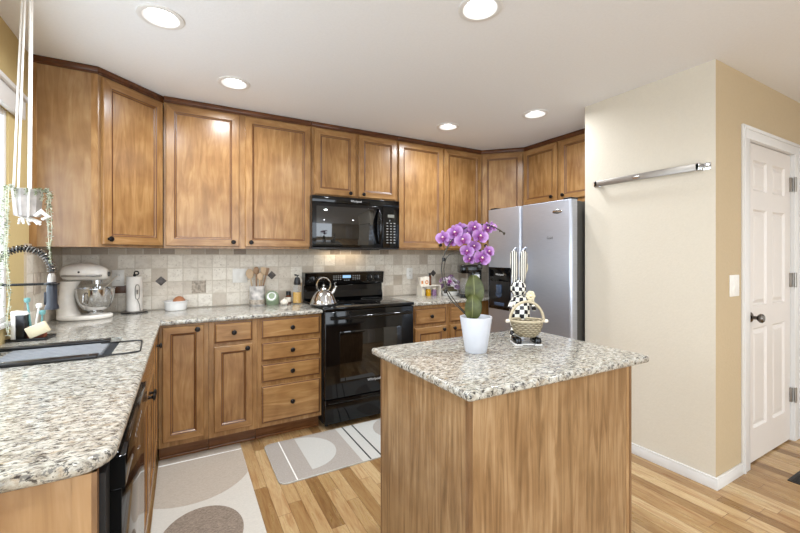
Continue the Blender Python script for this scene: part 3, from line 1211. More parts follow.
# ------------------------------------------------------------------ stove
t = thing('stove', 'black freestanding electric range between the base cabinets', 'stove', (1.317, 2.82, 0))
SW = 0.390
b = MB()
b.box(-SW + 0.003, SW - 0.003, 0.03, 0.60, 0.04, 0.905)
for sx in (-0.34, 0.34):
    for yy in (0.08, 0.55):
        b.lathe([(0, 0), (0.018, 0), (0.018, 0.04)], (sx, yy, 0), n=12)
b.build('body', 'black_matt', t, smooth=False)
b = MB()
b.box(-SW, SW, -0.028, 0.56, 0.905, 0.929, bev=0.004)
o = b.build('cooktop', 'black_gloss', t)
for (cx, cy, rr_) in ((-0.2, 0.13, 0.10), (0.2, 0.13, 0.085), (-0.2, 0.41, 0.075), (0.2, 0.41, 0.10)):
    b = MB()
    b.lathe([(rr_ - 0.002, 0.0), (rr_ - 0.002, 0.0004), (rr_, 0.0004), (rr_, 0.0)], (cx, cy, 0.9291), n=40)
    b.build('burner_ring', 'charcoal', o)
# oven door
b = MB()
b.box(-SW + 0.002, SW - 0.002, -0.02, 0.028, 0.235, 0.900, bev=0.006)
dd = b.build('oven_door', 'black_gloss', t)
M['oven_glass'] = plain('oven_glass', (4, 4, 4), 0.03, spec=0.8)
b = MB()
b.box(-0.27, 0.27, -0.0215, -0.019, 0.36, 0.74, bev=0.001)
b.build('oven_window', 'oven_glass', dd)
b = MB()
b.tube([(-0.345, -0.052, 0.850), (0.345, -0.052, 0.850)], 0.013, n=16)
for sx in (-0.335, 0.335):
    b.box(sx - 0.014, sx + 0.014, -0.055, -0.018, 0.838, 0.862, bev=0.004)
b.build('handle', 'black_gloss', dd)
text('logo', 'Whirlpool', 0.028, 'silver_print', dd, (0.018, -0.0222, 0.338), (R(90), 0, 0))
b = MB()
b.box(-SW + 0.002, SW - 0.002, -0.018, 0.028, 0.045, 0.228, bev=0.006)
b.box(-SW + 0.03, SW - 0.03, -0.024, -0.016, 0.196, 0.212, bev=0.003)
b.build('storage_drawer', 'black_gloss', t)
# backguard
b = MB()
b.prism([(0.575, 0.905), (0.640, 0.905), (0.640, 1.172), (0.560, 1.172), (0.536, 1.166), (0.548, 1.062), (0.580, 1.050), (0.580, 1.000), (0.562, 0.94)], -SW + 0.006, SW - 0.002, axis='X', bev=0.002)
bg = b.build('backguard', 'black_gloss', t, smooth=False)
ang = math.atan2(0.012, 0.104)
def bgp(x, z, off=0.0):
    return (x, 0.536 + (1.166 - z) * 0.115 - off, z)
for xx in (-0.315, -0.245, 0.243, 0.315):
    b = MB()
    rot = Matrix.Rotation(ang, 4, 'X')
    b.lathe([(0.026, 0), (0.025, 0.006), (0.020, 0.010), (0.018, 0.024), (0, 0.026)], (0, 0, 0), axis='Y', n=24, rot=rot)
    b.box(-0.004, 0.004, -0.032, -0.010, -0.019, 0.019, bev=0.002)
    o = b.build('knob', 'black_satin', bg, bgp(xx, 1.112))
    b = MB()
    b.box(-0.0015, 0.0015, -0.034, -0.031, 0.0, 0.019)
    b.build('knob_mark', 'silver_print', o)
    b = MB()
    for k in range(9):
        a = PI * (-0.25 + 1.5 * k / 8)
        b.box(0.036 * math.cos(a) - 0.0015, 0.036 * math.cos(a) + 0.0015, -0.001, 0.0005, 0.036 * math.sin(a) - 0.0015, 0.036 * math.sin(a) + 0.0015)
    b.build('dial_marks', 'grey_print', bg, bgp(xx, 1.112, 0.001))
b = MB()
b.box(-0.035, 0.045, -0.002, 0.001, -0.013, 0.013)
b.build('display', 'lcd', bg, bgp(0, 1.128, 0.001))
b = MB()
for r_ in range(3):
    for c_ in range(4):
        for x0 in (-0.125, 0.062):
            b.box(x0 + c_ * 0.021, x0 + c_ * 0.021 + 0.012, -0.002, 0.001, -0.005 - r_ * 0.016 + 0.015, 0.002 - r_ * 0.016 + 0.015)
for c_ in range(3):
    b.box(-0.022 + c_ * 0.02, -0.010 + c_ * 0.02, -0.002, 0.001, -0.030, -0.024)
b.build('buttons', 'grey_print', bg, bgp(0, 1.122, 0.002))

# ------------------------------------------------------------------ microwave
t = thing('microwave', 'black over-the-range microwave above the stove', 'microwave', (1.3165, 3.075, 1.378))
MW = 0.4045
H = 0.4385
b = MB()
b.box(-MW, MW, 0.024, 0.39, 0.0, H)
b.box(-0.25, 0.25, 0.10, 0.30, -0.006, 0.001, bev=0.002)
b.build('body', 'black_satin', t, smooth=False)
b = MB()
b.box(-MW, MW, 0.0, 0.0235, H - 0.055, H, bev=0.004)
vp = b.build('vent_panel', 'black_gloss', t)
text('logo', 'Whirlpool', 0.024, 'silver_print', vp, (-0.02, -0.0012, H - 0.030), (R(90), 0, 0))
b = MB()
b.box(-MW, 0.235, 0.0, 0.0235, 0.012, H - 0.057, bev=0.004)
dd = b.build('door', 'black_gloss', t)
M['micro_glass'] = plain('microwave_glass', (26, 24, 22), 0.03, spec=0.9)
b = MB()
b.box(-MW + 0.035, 0.150, -0.0015, 0.001, 0.035, H - 0.085, bev=0.0005)
b.build('door_glass', 'micro_glass', dd)
b = MB()
hp = []
for k in range(11):
    u = k / 10
    hp.append((0.198, -0.012 - 0.028 * math.sin(PI * u), 0.045 + 0.315 * u))
b.tube(hp, [0.009 + 0.006 * math.sin(PI * k / 10) for k in range(11)], n=12)
b.build('handle', 'black_gloss', dd)
b = MB()
b.box(0.237, MW, 0.0, 0.0235, 0.012, H - 0.057, bev=0.004)
cp = b.build('control_panel', 'black_gloss', t)
b = MB()
b.box(0.285, 0.350, -0.0015, 0.001, 0.285, 0.312)
b.build('display', 'lcd_g', cp)
b = MB()
for r_ in range(8):
    for c_ in range(3):
        b.box(0.272 + c_ * 0.036, 0.290 + c_ * 0.036, -0.0014, 0.001, 0.055 + r_ * 0.025, 0.063 + r_ * 0.025)
b.build('buttons', 'grey_print', cp)
b = MB()
b.box(-MW, MW, 0.002, 0.0235, 0.0, 0.011, bev=0.002)
b.build('bottom_strip', 'black_satin', t)

# the microwave's own work light, switched on over the stove
b = MB()
b.box(-0.20, 0.20, 0.31, 0.335, -0.004, -0.001)
b.build('work_light', 'label_paper', t)
d = bpy.data.lights.new('work_lamp', 'AREA')
d.shape = 'RECTANGLE'
d.size = 0.38
d.size_y = 0.02
d.energy = 0.6
d.color = (1.0, 0.84, 0.62)
lo = bpy.data.objects.new('work_lamp', d)
C.objects.link(lo)
lo.parent = t
lo.location = (0, 0.322, -0.006)

# ------------------------------------------------------------------ refrigerator (faces -X)
t = thing('refrigerator', 'stainless side by side refrigerator with black ice dispenser', 'refrigerator', (2.50, 2.315, 0))
b = MB()
b.box(0.075, 0.86, -0.440, 0.450, 0.02, 1.735, bev=0.004)
b.box(0.10, 0.84, -0.42, 0.43, 0.0, 0.03)
b.build('cabinet', 'charcoal', t, smooth=False)
for (ya, yb, nm) in ((-0.447, 0.037, 'r'), (0.044, 0.452, 'l')):
    b = MB()
    o_ = rounded([(0.0, ya), (0.07, ya), (0.07, yb), (0.0, yb)], [0.022, 0.004, 0.004, 0.022], 5)
    b.slab(o_, 0.09, 1.745, 0.004)
    dd = b.build('door', 'stainless', t)
    yh = ya + 0.055 if nm == 'l' else yb - 0.045
    b = MB()
    b.tube([(0.0, yh, 0.55), (-0.035, yh, 0.58), (-0.045, yh, 0.70), (-0.048, yh, 0.95), (-0.045, yh, 1.20), (-0.035, yh, 1.36), (0.0, yh, 1.39)], 0.008, n=12)
    b.build('handle', 'stainless', dd)
    b = MB()
    yy = ya + 0.05 if nm == 'r' else yb - 0.05
    b.box(0.02, 0.10, yy - 0.035, yy + 0.035, 1.745, 1.762, bev=0.004)
    b.build('hinge_cap', 'black_satin', dd)
    if nm == 'l':
        b = MB()
        b.box(-0.004, 0.001, 0.150, 0.432, 0.835, 1.215, bev=0.003)
        d1 = b.build('dispenser', 'black_gloss', dd)
        b = MB()
        b.box(-0.006, -0.003, 0.165, 0.417, 0.86, 1.09, bev=0.001)
        d2 = b.build('dispenser_bay', 'black_satin', d1)
        b = MB()
        b.box(-0.020, -0.005, 0.26, 0.32, 0.98, 1.06, bev=0.004)
        b.box(-0.012, -0.005, 0.23, 0.35, 0.87, 0.90, bev=0.002)
        b.ball((-0.008, 0.30, 0.97), 0.006, 0.04, 0.03)
        b.build('dispenser_paddle', 'dispenser_blue', d1)
        text('lettering', 'Whirlpool', 0.024, 'silver_print', d1, (-0.0048, 0.29, 1.150), (R(90), 0, R(-90)))
    else:
        b = MB()
        b.lathe([(0.045, 0), (0.044, 0.003), (0.036, 0.005), (0, 0.006)], (-0.0, -0.325, 1.660), axis='Z', sx=0.35, rot=Matrix.Rotation(R(-90), 4, 'Y'), n=28)
        b.build('badge', 'chrome', dd)
        text('badge_lettering', 'Gold', 0.028, 'charcoal', dd, (-0.0008, -0.255, 1.46), (R(90), 0, R(-90)))
b = MB()
b.box(0.03, 0.10, -0.43, 0.44, 0.01, 0.085)
b.build('kick_grille', 'black_satin', t)

# ------------------------------------------------------------------ island
t = thing('kitchen_island', 'kitchen island base of pale wood panels under a granite top', 'island', (1.17, 1.22, 0))
IX0, IX1, IY0, IY1 = 0.766 - 1.17, 1.628 - 1.17, 0.932 - 1.22, 1.538 - 1.22
b = MB()
b.box(IX0 + 0.006, IX1 - 0.006, IY0 + 0.006, IY1 - 0.006, 0.0, 0.883)
b.build('carcass', 'oak', t, smooth=False)
b = MB()
b.box(IX0 + 0.016, IX1 - 0.034, IY0, IY0 + 0.006, 0.0, 0.883)
b.build('front_panel', 'oak', t, smooth=False)
b = MB()
b.box(IX0, IX0 + 0.006, IY0 + 0.016, IY1 - 0.012, 0.0, 0.883)
b.build('side_panel', 'oak', t, smooth=False)
for q in ((IX0 - 0.003, IX0 + 0.015, IY0 - 0.003, IY0 + 0.015), (IX1 - 0.014, IX1, IY0 - 0.003, IY0 + 0.010), (IX0 - 0.002, IX0 + 0.010, IY1 - 0.012, IY1)):
    b = MB()
    b.box(*q, 0.0, 0.883, bev=0.003)
    b.build('corner_bead', 'oak_edge', t, smooth=False)
b = MB()
b.box(IX1 - 0.033, IX1 - 0.015, IY0 - 0.001, IY0 + 0.006, 0.0, 0.883, bev=0.002)
b.build('edge_strip', 'endpanel', t, smooth=False)
b = MB()
b.slab(rounded([(0.748, 0.908), (1.682, 0.884), (1.694, 1.566), (0.732, 1.570)], 0.012, 3), CZ0, CZ1 + 0.001, 0.012)
o = b.build('island_top', 'granite', angle=50)
tag(o, 'rectangular speckled granite top on the kitchen island', 'countertop')
CT = CZ1 + 0.001

# ------------------------------------------------------------------ rugs and floor register
def clip(poly, inside, inter):
    out_ = []
    for i in range(len(poly)):
        a, c = poly[i - 1], poly[i]
        if inside(c):
            if not inside(a):
                out_.append(inter(a, c))
            out_.append(c)
        elif inside(a):
            out_.append(inter(a, c))
    return out_


def cliprect(poly, x0, x1, y0, y1):
    def it(axis, v):
        return lambda a, c: tuple(a[k] + (c[k] - a[k]) * ((v - a[axis]) / (c[axis] - a[axis])) for k in (0, 1))
    poly = clip(poly, lambda p: p[0] >= x0, it(0, x0))
    poly = clip(poly, lambda p: p[0] <= x1, it(0, x1))
    poly = clip(poly, lambda p: p[1] >= y0, it(1, y0))
    return clip(poly, lambda p: p[1] <= y1, it(1, y1))


def inlay(b, poly, z, mi):
    if len(poly) > 2:
        b.prism(poly, z - 0.002, z, mi)


b = MB()
x0, x1, y0, y1 = -0.135, 0.349, 0.75, 2.925
b.box(x0, x1, y0, y1, 0.0, 0.005, 0, bev=0.001)
inlay(b, [(x0 + .002, 2.845), (x1 - .002, 2.838), (x1 - .002, y1 - .002), (x0 + .002, y1 - .002)], 0.0056, 1)
inlay(b, [(x0 + .002, 2.837), (x1 - .002, 2.828), (x1 - .002, 2.838), (x0 + .002, 2.847)], 0.0060, 3)
inlay(b, cliprect(circle(0.05, 2.68, 0.335, 60, 0.35), x0 + .002, x1 - .002, y0, 2.830), 0.0058, 1)
inlay(b, cliprect(circle(0.08, 2.055, 0.182, 48, 0.22), x0 + .002, x1 - .002, y0, y1), 0.0058, 2)
inlay(b, cliprect(circle(0.28, 1.60, 0.30, 48, 0.20), x0 + .002, x1 - .002, y0, y1), 0.0058, 1)
inlay(b, cliprect(circle(0.0, 1.20, 0.20, 48, 0.22), x0 + .002, x1 - .002, y0, y1), 0.0058, 2)
o = b.build('runner_rug', ['rug_cream', 'rug_taupe', 'rug_brown', 'rug_white'], smooth=False)
tag(o, 'long cream runner rug with taupe and brown rounded shapes beside the sink cabinets', 'rug')

b = MB()
x0, x1, y0, y1 = 0.485, 1.62, 2.268, 2.800
ol = rounded([(x0, y0), (x1, y0), (x1, y1), (x0, y1)], 0.05, 6)
b.slab(ol, 0.0, 0.009, 0.003)
inlay(b, cliprect([(p[0], p[1]) for p in offset(ol, 0.003)], x0, 1.005, y0, y1), 0.0094, 1)
inlay(b, [(0.583, y0 + .004), (0.591, y0 + .004), (0.591, y1 - .004), (0.583, y1 - .004)], 0.0100, 3)
inlay(b, cliprect(circle(0.695, 2.56, 0.22, 60, 0.222), 0.695, 1.0, y0, y1), 0.0098, 0)
for xx in (1.061, 1.141):
    inlay(b, [(xx - .005, y0 + .004), (xx + .005, y0 + .004), (xx + .005, y1 - .004), (xx - .005, y1 - .004)], 0.0098, 2)
inlay(b, cliprect(circle(1.455, 2.60, 0.205, 60, 0.20), 0.7, 1.455, y0, y1), 0.0098, 1)
o = b.build('floor_mat', ['mat_light', 'mat_grey', 'mat_dark'] if False else ['mat_light', 'mat_grey', 'mat_line', 'rug_white'], smooth=False)
tag(o, 'grey and cream rounded floor mat with two dark stripes in front of the stove', 'mat')

t = thing('floor_register', 'black metal floor vent at the right in front of the white door', 'vent', (3.24, 0.80, 0))
b = MB()
b.box(-0.135, 0.135, -0.068, 0.068, 0.0, 0.004, bev=0.001)
b.build('frame', 'register', t)
b = MB()
for k in range(14):
    for sy in (-0.03, 0.03):
        b.box(-0.118 + k * 0.0178, -0.108 + k * 0.0178, sy - 0.022, sy + 0.022, 0.0035, 0.0065, bev=0.001)
b.build('louvres', 'register', t)

# ------------------------------------------------------------------ wall things
def plate(label, loc, rotz, wd, hd, kind, mat='white_plastic', n=1):
    t = thing('light_switch' if kind == 'switch' else 'wall_outlet', label, 'switch' if kind == 'switch' else 'outlet', loc, rotz)
    b = MB()
    b.box(-wd / 2, wd / 2, -0.006, 0.0, -hd / 2, hd / 2, bev=0.003)
    b.build('cover_plate', mat, t)
    for k in range(n):
        xc = (k - (n - 1) / 2) * 0.046
        if kind == 'switch':
            b = MB()
            b.prism([(-0.006, -0.033), (-0.0095, 0.0), (-0.007, 0.033), (-0.004, 0.033), (-0.004, -0.033)], xc - 0.0165, xc + 0.0165, axis='X', bev=0.001)
            b.build('rocker', 'white_plastic' if mat == 'white_plastic' else mat, t)
        else:
            for sz in (-0.02, 0.02):
                b = MB()
                b.lathe([(0.016, 0), (0.016, 0.002), (0, 0.0025)], (xc, -0.006, sz), axis='Y', n=20)
                o = b.build('socket', mat, t)
                b = MB()
                for dx in (-0.006, 0.006):
                    b.box(xc + dx - 0.0012, xc + dx + 0.0012, -0.0092, -0.008, sz - 0.002, sz + 0.006)
                b.build('slots', 'charcoal', o)
    return t
plate('white rocker light switch on the tan wall left of the white door', (2.861, YP, 1.146), 0, 0.122, 0.128, 'switch')
plate('white double wall plate above the counter left of the wooden utensils', (0.416, YB - 0.011, 1.155), 0, 0.115, 0.118, 'switch', n=2)
plate('white wall outlet on the tile right of the stove', (2.062, YB - 0.011, 1.135), 0, 0.072, 0.115, 'outlet')
o_mix = plate('ivory wall outlet behind the stand mixer with a plug in it', (-0.412, YB - 0.011, 1.160), 0, 0.075, 0.120, 'outlet')
plate('taupe switch plate on the left wall tile behind the faucet', (XL + 0.011, 2.945, 1.165), R(90), 0.12, 0.12, 'switch', 'ivory_plastic', 2)

# towel bar / knife bar on the pantry side wall
t = thing('wall_bar', 'brushed metal flat bar mounted on the cream pantry wall', 'bar', (XP, 1.424, 1.84), 0)
b = MB()
b.box(-0.040, -0.034, -0.323, 0.323, -0.021, 0.021, bev=0.002)
b.build('bar', 'nickel', t)
for sy in (-0.318, 0.318):
    b = MB()
    b.box(-0.040, -0.0, sy - 0.012, sy + 0.012, -0.021, 0.021, bev=0.003)
    b.box(-0.004, 0.0, sy - 0.05 if sy < 0 else sy - 0.02, sy + 0.02 if sy < 0 else sy + 0.03, -0.020, 0.020, bev=0.001)
    b.build('bracket', 'chrome', t)
b = MB()
b.lathe([(0.010, -0.004), (0.010, 0.003), (0, 0.004)], (-0.038, 0.03, 0), rot=Matrix.Rotation(R(-90), 4, 'Y'), n=16, sy=2.5)
b.build('centre_cap', 'chrome', t)

# ------------------------------------------------------------------ faucet with spring arc
t = thing('faucet', 'dark spring pull-down faucet arching over the sink', 'faucet', (-0.685, 2.20, CZ1))
b = MB()
b.lathe([(0, 0), (0.028, 0), (0.028, 0.008), (0.019, 0.012), (0.019, 0.30), (0.012, 0.305), (0.012, 0.36), (0, 0.36)])
b.build('riser', 'black_satin', t)
arc = []
xr, zt, xd = 0.0, 0.34, 0.190
for k in range(33):
    a = PI * k / 32
    arc.append((xr + (xd - xr) / 2 * (1 - math.cos(a)), 0, 0.30 + 0.112 * math.sin(a) + 0.02 * k / 32 + 0.02))
b = MB()
b.tube(arc, 0.0075, n=10)
b.build('hose', 'black_satin', t)
# coil spring
pts3 = []
turns = 26
Lk = 420
for k in range(Lk + 1):
    u = k / Lk * 32
    i = min(31, int(u))
    f_ = u - i
    p = Vector(arc[i]).lerp(Vector(arc[i + 1]), f_)
    d = (Vector(arc[i + 1]) - Vector(arc[i])).normalized()
    nrm = Vector((-d.z, 0, d.x))
    a = 2 * PI * turns * k / Lk
    pts3.append(p + 0.0135 * (math.cos(a) * nrm + math.sin(a) * Vector((0, 1, 0))))
b = MB()
b.tube(pts3, 0.0028, n=6)
b.build('spring', 'pewter', t)
b = MB()
b.lathe([(0.010, 0.335), (0.014, 0.325), (0.016, 0.30), (0.017, 0.285)], (xd, 0, 0.0), n=20)
b.build('spray_collar', 'nickel', t)
M['navy_satin'] = plain('blue_black_satin', (34, 38, 48), 0.3)
b = MB()
b.lathe([(0.0, 0.30), (0.0165, 0.298), (0.0185, 0.27), (0.0185, 0.205), (0.024, 0.192), (0.025, 0.180), (0.0, 0.178)], (xd, 0, 0.0), n=20)
b.box(xd - 0.026, xd - 0.016, -0.006, 0.006, 0.200, 0.255, bev=0.003)
b.build('spray_head', 'navy_satin', t)
b = MB()
b.tube([(0.0, 0, 0.290), (xd - 0.018, 0, 0.290)], 0.0055, n=10)
b.tube([(xd + 0.022 * math.cos(a), 0.022 * math.sin(a), 0.290) for a in [2 * PI * k / 20 for k in range(20)]], 0.005, n=8, closed=True)
b.build('docking_arm', 'black_satin', t)

# ------------------------------------------------------------------ caddy by the sink
t = thing('sink_caddy', 'small black caddy tray in the corner by the sink', 'tray', (-0.655, 2.555, CZ1), R(-8))
b = MB()
b.box(-0.070, 0.085, -0.065, 0.050, 0.0, 0.006, bev=0.003)
b.tube([(-0.068, -0.063, 0.010), (0.083, -0.063, 0.010), (0.083, 0.048, 0.010), (-0.068, 0.048, 0.010)], 0.003, closed=True)
b.build('tray', 'black_satin', t)
t = thing('soap_dispenser', 'black and white rectangular soap dispenser standing in the caddy', 'dispenser', (-0.685, 2.545, CZ1 + 0.006), R(-8))
b = MB()
b.box(-0.012, 0.022, -0.028, 0.028, 0.0, 0.118, bev=0.004)
b.build('body', 'black_satin', t)
b = MB()
b.box(-0.030, -0.012, -0.030, 0.030, 0.0, 0.124, bev=0.004)
b.prism([(-0.030, 0.118), (0.026, 0.118), (0.020, 0.131), (-0.030, 0.138)], -0.029, 0.029, axis='Y', bev=0.001)
b.build('shell', 'white_plastic', t)
b = MB()
b.box(-0.040, 0.040, -0.016, 0.016, -0.028, 0.028, bev=0.005)
o = b.build('sponge', 'cream_block', loc=(-0.618, 2.512, CZ1 + 0.050))
o.rotation_euler = (0, R(-24), R(-2))
tag(o, 'cream coloured sponge block leaning in the caddy', 'sponge')
b = MB()
b.box(-0.034, 0.034, -0.018, 0.022, 0, 0.056, bev=0.004)
o = b.build('brush_holder', 'rust', loc=(-0.632, 2.555, CZ1 + 0.006), rotz=R(-6))
tag(o, 'rust brown holder box behind the cream sponge', 'holder')
for (px, py, tx, ty, ln, cat, mat, lab) in ((-0.654, 2.556, -0.10, 0.0, 0.14, 'brush', 'teal', 'tall teal dish brush standing in the brown holder, left one'),
                                       (-0.640, 2.560, 0.14, 0.0, 0.11, 'brush', 'white_plastic', 'slim white dish brush standing in the brown holder'),
                                       (-0.617, 2.562, 0.06, 0.0, 0.075, 'brush', 'teal', 'short teal dish brush with round head in the brown holder')):
    t = thing('dish_brush', lab, cat, (px, py, CZ1 + 0.050), 0)
    b = MB()
    b.tube([(0, 0, 0), (tx * ln, ty * ln, ln)], [0.005, 0.004], n=8)
    b.build('handle', mat, t)
    b = MB()
    b.lathe([(0, 0), (0.010, 0.002), (0.013, 0.012), (0.012, 0.022), (0, 0.026)], (tx * ln, ty * ln, ln - 0.010), n=12)
    b.build('head', mat, t)

# ------------------------------------------------------------------ hanging planter
PXC, PYC = -0.548, 2.10
t = thing('hanging_planter', 'white hanging planter on cotton cords with trailing pale vines by the window', 'planter', (PXC, PYC, 1.485))
b = MB()
b.lathe([(0, 0.0), (0.037, 0.0), (0.041, 0.006), (0.047, 0.100), (0.050, 0.108), (0.044, 0.108), (0.036, 0.02), (0, 0.018)], n=6, rot=Matrix.Rotation(R(20), 4, 'Z'))
b.build('pot', 'planter_cloth', t)
b = MB()
b.lathe([(0, 0.092), (0.030, 0.096), (0.043, 0.092)], n=16)
b.build('soil', 'moss', t)
top_z = CEIL - 1.485
vx, vy = 0.967, 0.254
for lo_, hi_, dp in ((-0.038, -0.013, -0.030), (-0.026, -0.006, 0.036), (0.004, 0.008, -0.048), (0.010, 0.014, 0.046)):
    b = MB()
    def cp_(a_, d_, z_):
        return (a_ * vx - d_ * 0.254, a_ * vy + d_ * 0.967, z_)
    rim = cp_(lo_, dp, 0.106)
    p = [(rim[0] * 0.25, rim[1] * 0.25, -0.008), (rim[0] * 0.78, rim[1] * 0.78, 0.0), (rim[0] * 1.04, rim[1] * 1.04, 0.10), cp_(lo_, dp * 0.95, 0.125), cp_((lo_ + hi_) / 2, dp * 0.5, 0.55), cp_(hi_, dp * 0.2, top_z - 0.012)]
    b.tube(p, 0.0037, n=8)
    b.build('cord', 'cord', t)
b = MB()
b.lathe([(0.0, top_z), (0.014, top_z), (0.014, top_z - 0.006), (0, top_z - 0.012)], n=16)
b.tube([(-0.018, 0, top_z - 0.012), (0.018, 0, top_z - 0.012)], 0.004)
b.tube([(0, -0.018, top_z - 0.014), (0, 0.018, top_z - 0.014)], 0.004)
b.build('ceiling_hook', 'white_paint', t)
b = MB()
for k in range(10):
    a = 2 * PI * k / 10
    b.tube([(0.004 * math.cos(a), 0.004 * math.sin(a), -0.004), (0.024 * math.cos(a), 0.024 * math.sin(a), -0.012), (0.034 * math.cos(a) + 0.008, 0.034 * math.sin(a), -0.022 - 0.01 * (k % 2))], 0.004, n=6)
b.tube([(0.03, -0.03, 0.0), (0.05, -0.035, 0.02), (0.072, -0.035, -0.002), (0.052, -0.03, -0.012)], [0.006, 0.010, 0.009, 0.006], n=8)
b.build('gathered_tassel', 'cord', t)


def vine(start, length, spread, nleaf, seed, sway=0.0):
    rd = random.Random(seed)
    bm_ = MB()
    p = [Vector(start)]
    steps = max(6, int(length / 0.02))
    outv = Vector((start[0], start[1], 0)).normalized()
    for k in range(steps):
        u = k / steps
        d = Vector((outv.x * (0.5 if k < 2 else 0.0) + rd.uniform(-.15, .15), outv.y * (0.5 if k < 2 else 0.0) + rd.uniform(-.15, .15), -1 if k > 0 else 0.4))
        p.append(p[-1] + d.normalized() * length / steps)
    bm_.tube(p, 0.0011, 0, n=5)
    t_ = bmesh.new()
    for k in range(nleaf):
        u = rd.random() * (len(p) - 1.01)
        i = int(u)
        c = p[i].lerp(p[i + 1], u - i)
        a = rd.uniform(0, 2 * PI)
        o1 = Vector((math.cos(a), math.sin(a), rd.uniform(-.6, .5))) 
        side = o1.cross(Vector((0, 0, 1))).normalized()
        ln = rd.uniform(0.007, 0.012) * spread
        wd = ln * 0.36
        a0 = c
        v = [t_.verts.new(a0), t_.verts.new(a0 + o1 * ln * .5 + side * wd + Vector((0, 0, .001))), t_.verts.new(a0 + o1 * ln), t_.verts.new(a0 + o1 * ln * .5 - side * wd + Vector((0, 0, .001))), t_.verts.new(a0 + o1 * ln * .5 - Vector((0, 0, .0016)))]
        mi = 1 if rd.random() < 0.62 else 2
        for f in ((0, 1, 4), (1, 2, 4), (2, 3, 4), (3, 0, 4)):
            ff = t_.faces.new([v[q] for q in f])
            ff.material_index = mi
    bm_.merge(t_)
    return bm_
rv = random.Random(3)
k = 0
for (adeg, ln, n_) in ((200, 0.42, 110), (180, 0.55, 130), (215, 0.50, 120), (160, 0.34, 90), (235, 0.60, 140), (190, 0.62, 150), (225, 0.35, 90), (20, 0.30, 80), (350, 0.34, 90), (330, 0.06, 30), (10, 0.07, 36), (40, 0.20, 55), (0, 0.09, 40), (250, 0.05, 30), (280, 0.03, 26), (310, 0.03, 26), (140, 0.05, 30), (90, 0.04, 25)):
    a = R(adeg)
    rad = 0.046 if adeg not in (200, 180, 215, 235, 190) else 0.050
    vb = vine((rad * math.cos(a), rad * math.sin(a), 0.104), ln, 1.0, n_, 100 + k)
    vb.build('vine', ['vine_leaf', 'vine_leaf', 'vine_green'], t, smooth=False)
    k += 1

# ------------------------------------------------------------------ stand mixer
t = thing('stand_mixer', 'cream white stand mixer with steel bowl in the back left corner', 'mixer', (-0.560, 3.20, CZ1), R(-6))
b = MB()
ol = []
for k in range(40):
    a = 2 * PI * k / 40
    ol.append((0.002 + 0.152 * math.cos(a) * (1.0 if math.cos(a) > 0 else 0.95), 0.100 * math.sin(a)))
b.slab(ol, 0.0, 0.028, 0.010)
b.build('base', 'mixer', t)
b = MB()
t3 = bmesh.new()
prev = None
for z, xc, rx, ry in ((0.022, -0.075, 0.066, 0.066), (0.05, -0.085, 0.056, 0.056), (0.10, -0.090, 0.046, 0.046), (0.16, -0.088, 0.042, 0.042), (0.21, -0.080, 0.046, 0.044), (0.245, -0.070, 0.055, 0.046)):
    cur = [t3.verts.new((xc + rx * math.cos(2 * PI * q / 24), ry * math.sin(2 * PI * q / 24), z)) for q in range(24)]
    if prev:
        for q in range(24):
            t3.faces.new((prev[q], prev[(q + 1) % 24], cur[(q + 1) % 24], cur[q]))
    prev = cur
t3.faces.new(prev)
b.merge(t3, 0)
b.build('column', 'mixer', t)
b = MB()
t3 = bmesh.new()
prev = None
N_ = 28
for xc, zc, ry, rz in ((-0.150, 0.300, 0.001, 0.001), (-0.146, 0.299, 0.028, 0.030), (-0.130, 0.297, 0.048, 0.046), (-0.095, 0.298, 0.060, 0.058), (-0.03, 0.300, 0.063, 0.063), (0.04, 0.298, 0.060, 0.062), (0.095, 0.292, 0.052, 0.056), (0.128, 0.288, 0.042, 0.046), (0.146, 0.286, 0.030, 0.034), (0.150, 0.286, 0.001, 0.001)):
    xc = xc * 0.84 + 0.004
    cur = [t3.verts.new((xc, ry * math.cos(2 * PI * q / N_), zc + rz * (math.sin(2 * PI * q / N_) if math.sin(2 * PI * q / N_) > 0 else 0.85 * math.sin(2 * PI * q / N_)))) for q in range(N_)]
    if prev:
        for q in range(N_):
            t3.faces.new((prev[q], prev[(q + 1) % N_], cur[(q + 1) % N_], cur[q]))
    prev = cur
bmesh.ops.recalc_face_normals(t3, faces=t3.faces)
b.merge(t3, 0)
hd_ = b.build('head', 'mixer', t)
b = MB()
b.box(-0.10, 0.105, -0.0655, 0.0655, 0.274, 0.287, bev=0.003)
bd = b.build('trim_band', 'nickel', hd_)
text('lettering', 'KitchenAid', 0.016, 'charcoal', bd, (0.065, -0.0665, 0.2805), (R(90), 0, 0))
b = MB()
b.lathe([(0.016, 0), (0.016, 0.010), (0.013, 0.014), (0, 0.015)], (0.125, 0, 0.288), axis='X', n=20)
b.build('hub_cap', 'charcoal', hd_)
b = MB()
b.ball((-0.01, -0.066, 0.305), 0.006)
b.build('lever_knob', 'black_satin', hd_)
b = MB()
b.lathe([(0.0, 0.252), (0.030, 0.250), (0.030, 0.225), (0.010, 0.222), (0.010, 0.19), (0, 0.19)], (0.070, 0, 0), n=20)
b.build('beater_shaft', 'chrome', t)
BWL = (0.060, 0, 0.030)
b = MB()
b.lathe([(0, 0.0), (0.048, 0.0), (0.050, 0.006), (0.038, 0.014), (0.040, 0.018), (0.070, 0.034), (0.092, 0.070), (0.102, 0.115), (0.105, 0.162), (0.109, 0.165), (0.109, 0.169), (0.103, 0.169), (0.099, 0.115), (0.088, 0.072), (0.066, 0.038), (0, 0.024)], BWL, n=40)
bw = b.build('bowl', 'chrome', t)
b = MB()
b.tube([(BWL[0] - 0.02, -0.098, 0.175), (BWL[0] - 0.03, -0.125, 0.165), (BWL[0] - 0.03, -0.128, 0.12), (BWL[0] - 0.02, -0.092, 0.10)], 0.005)
b.build('bowl_handle', 'chrome', bw)
b = MB()
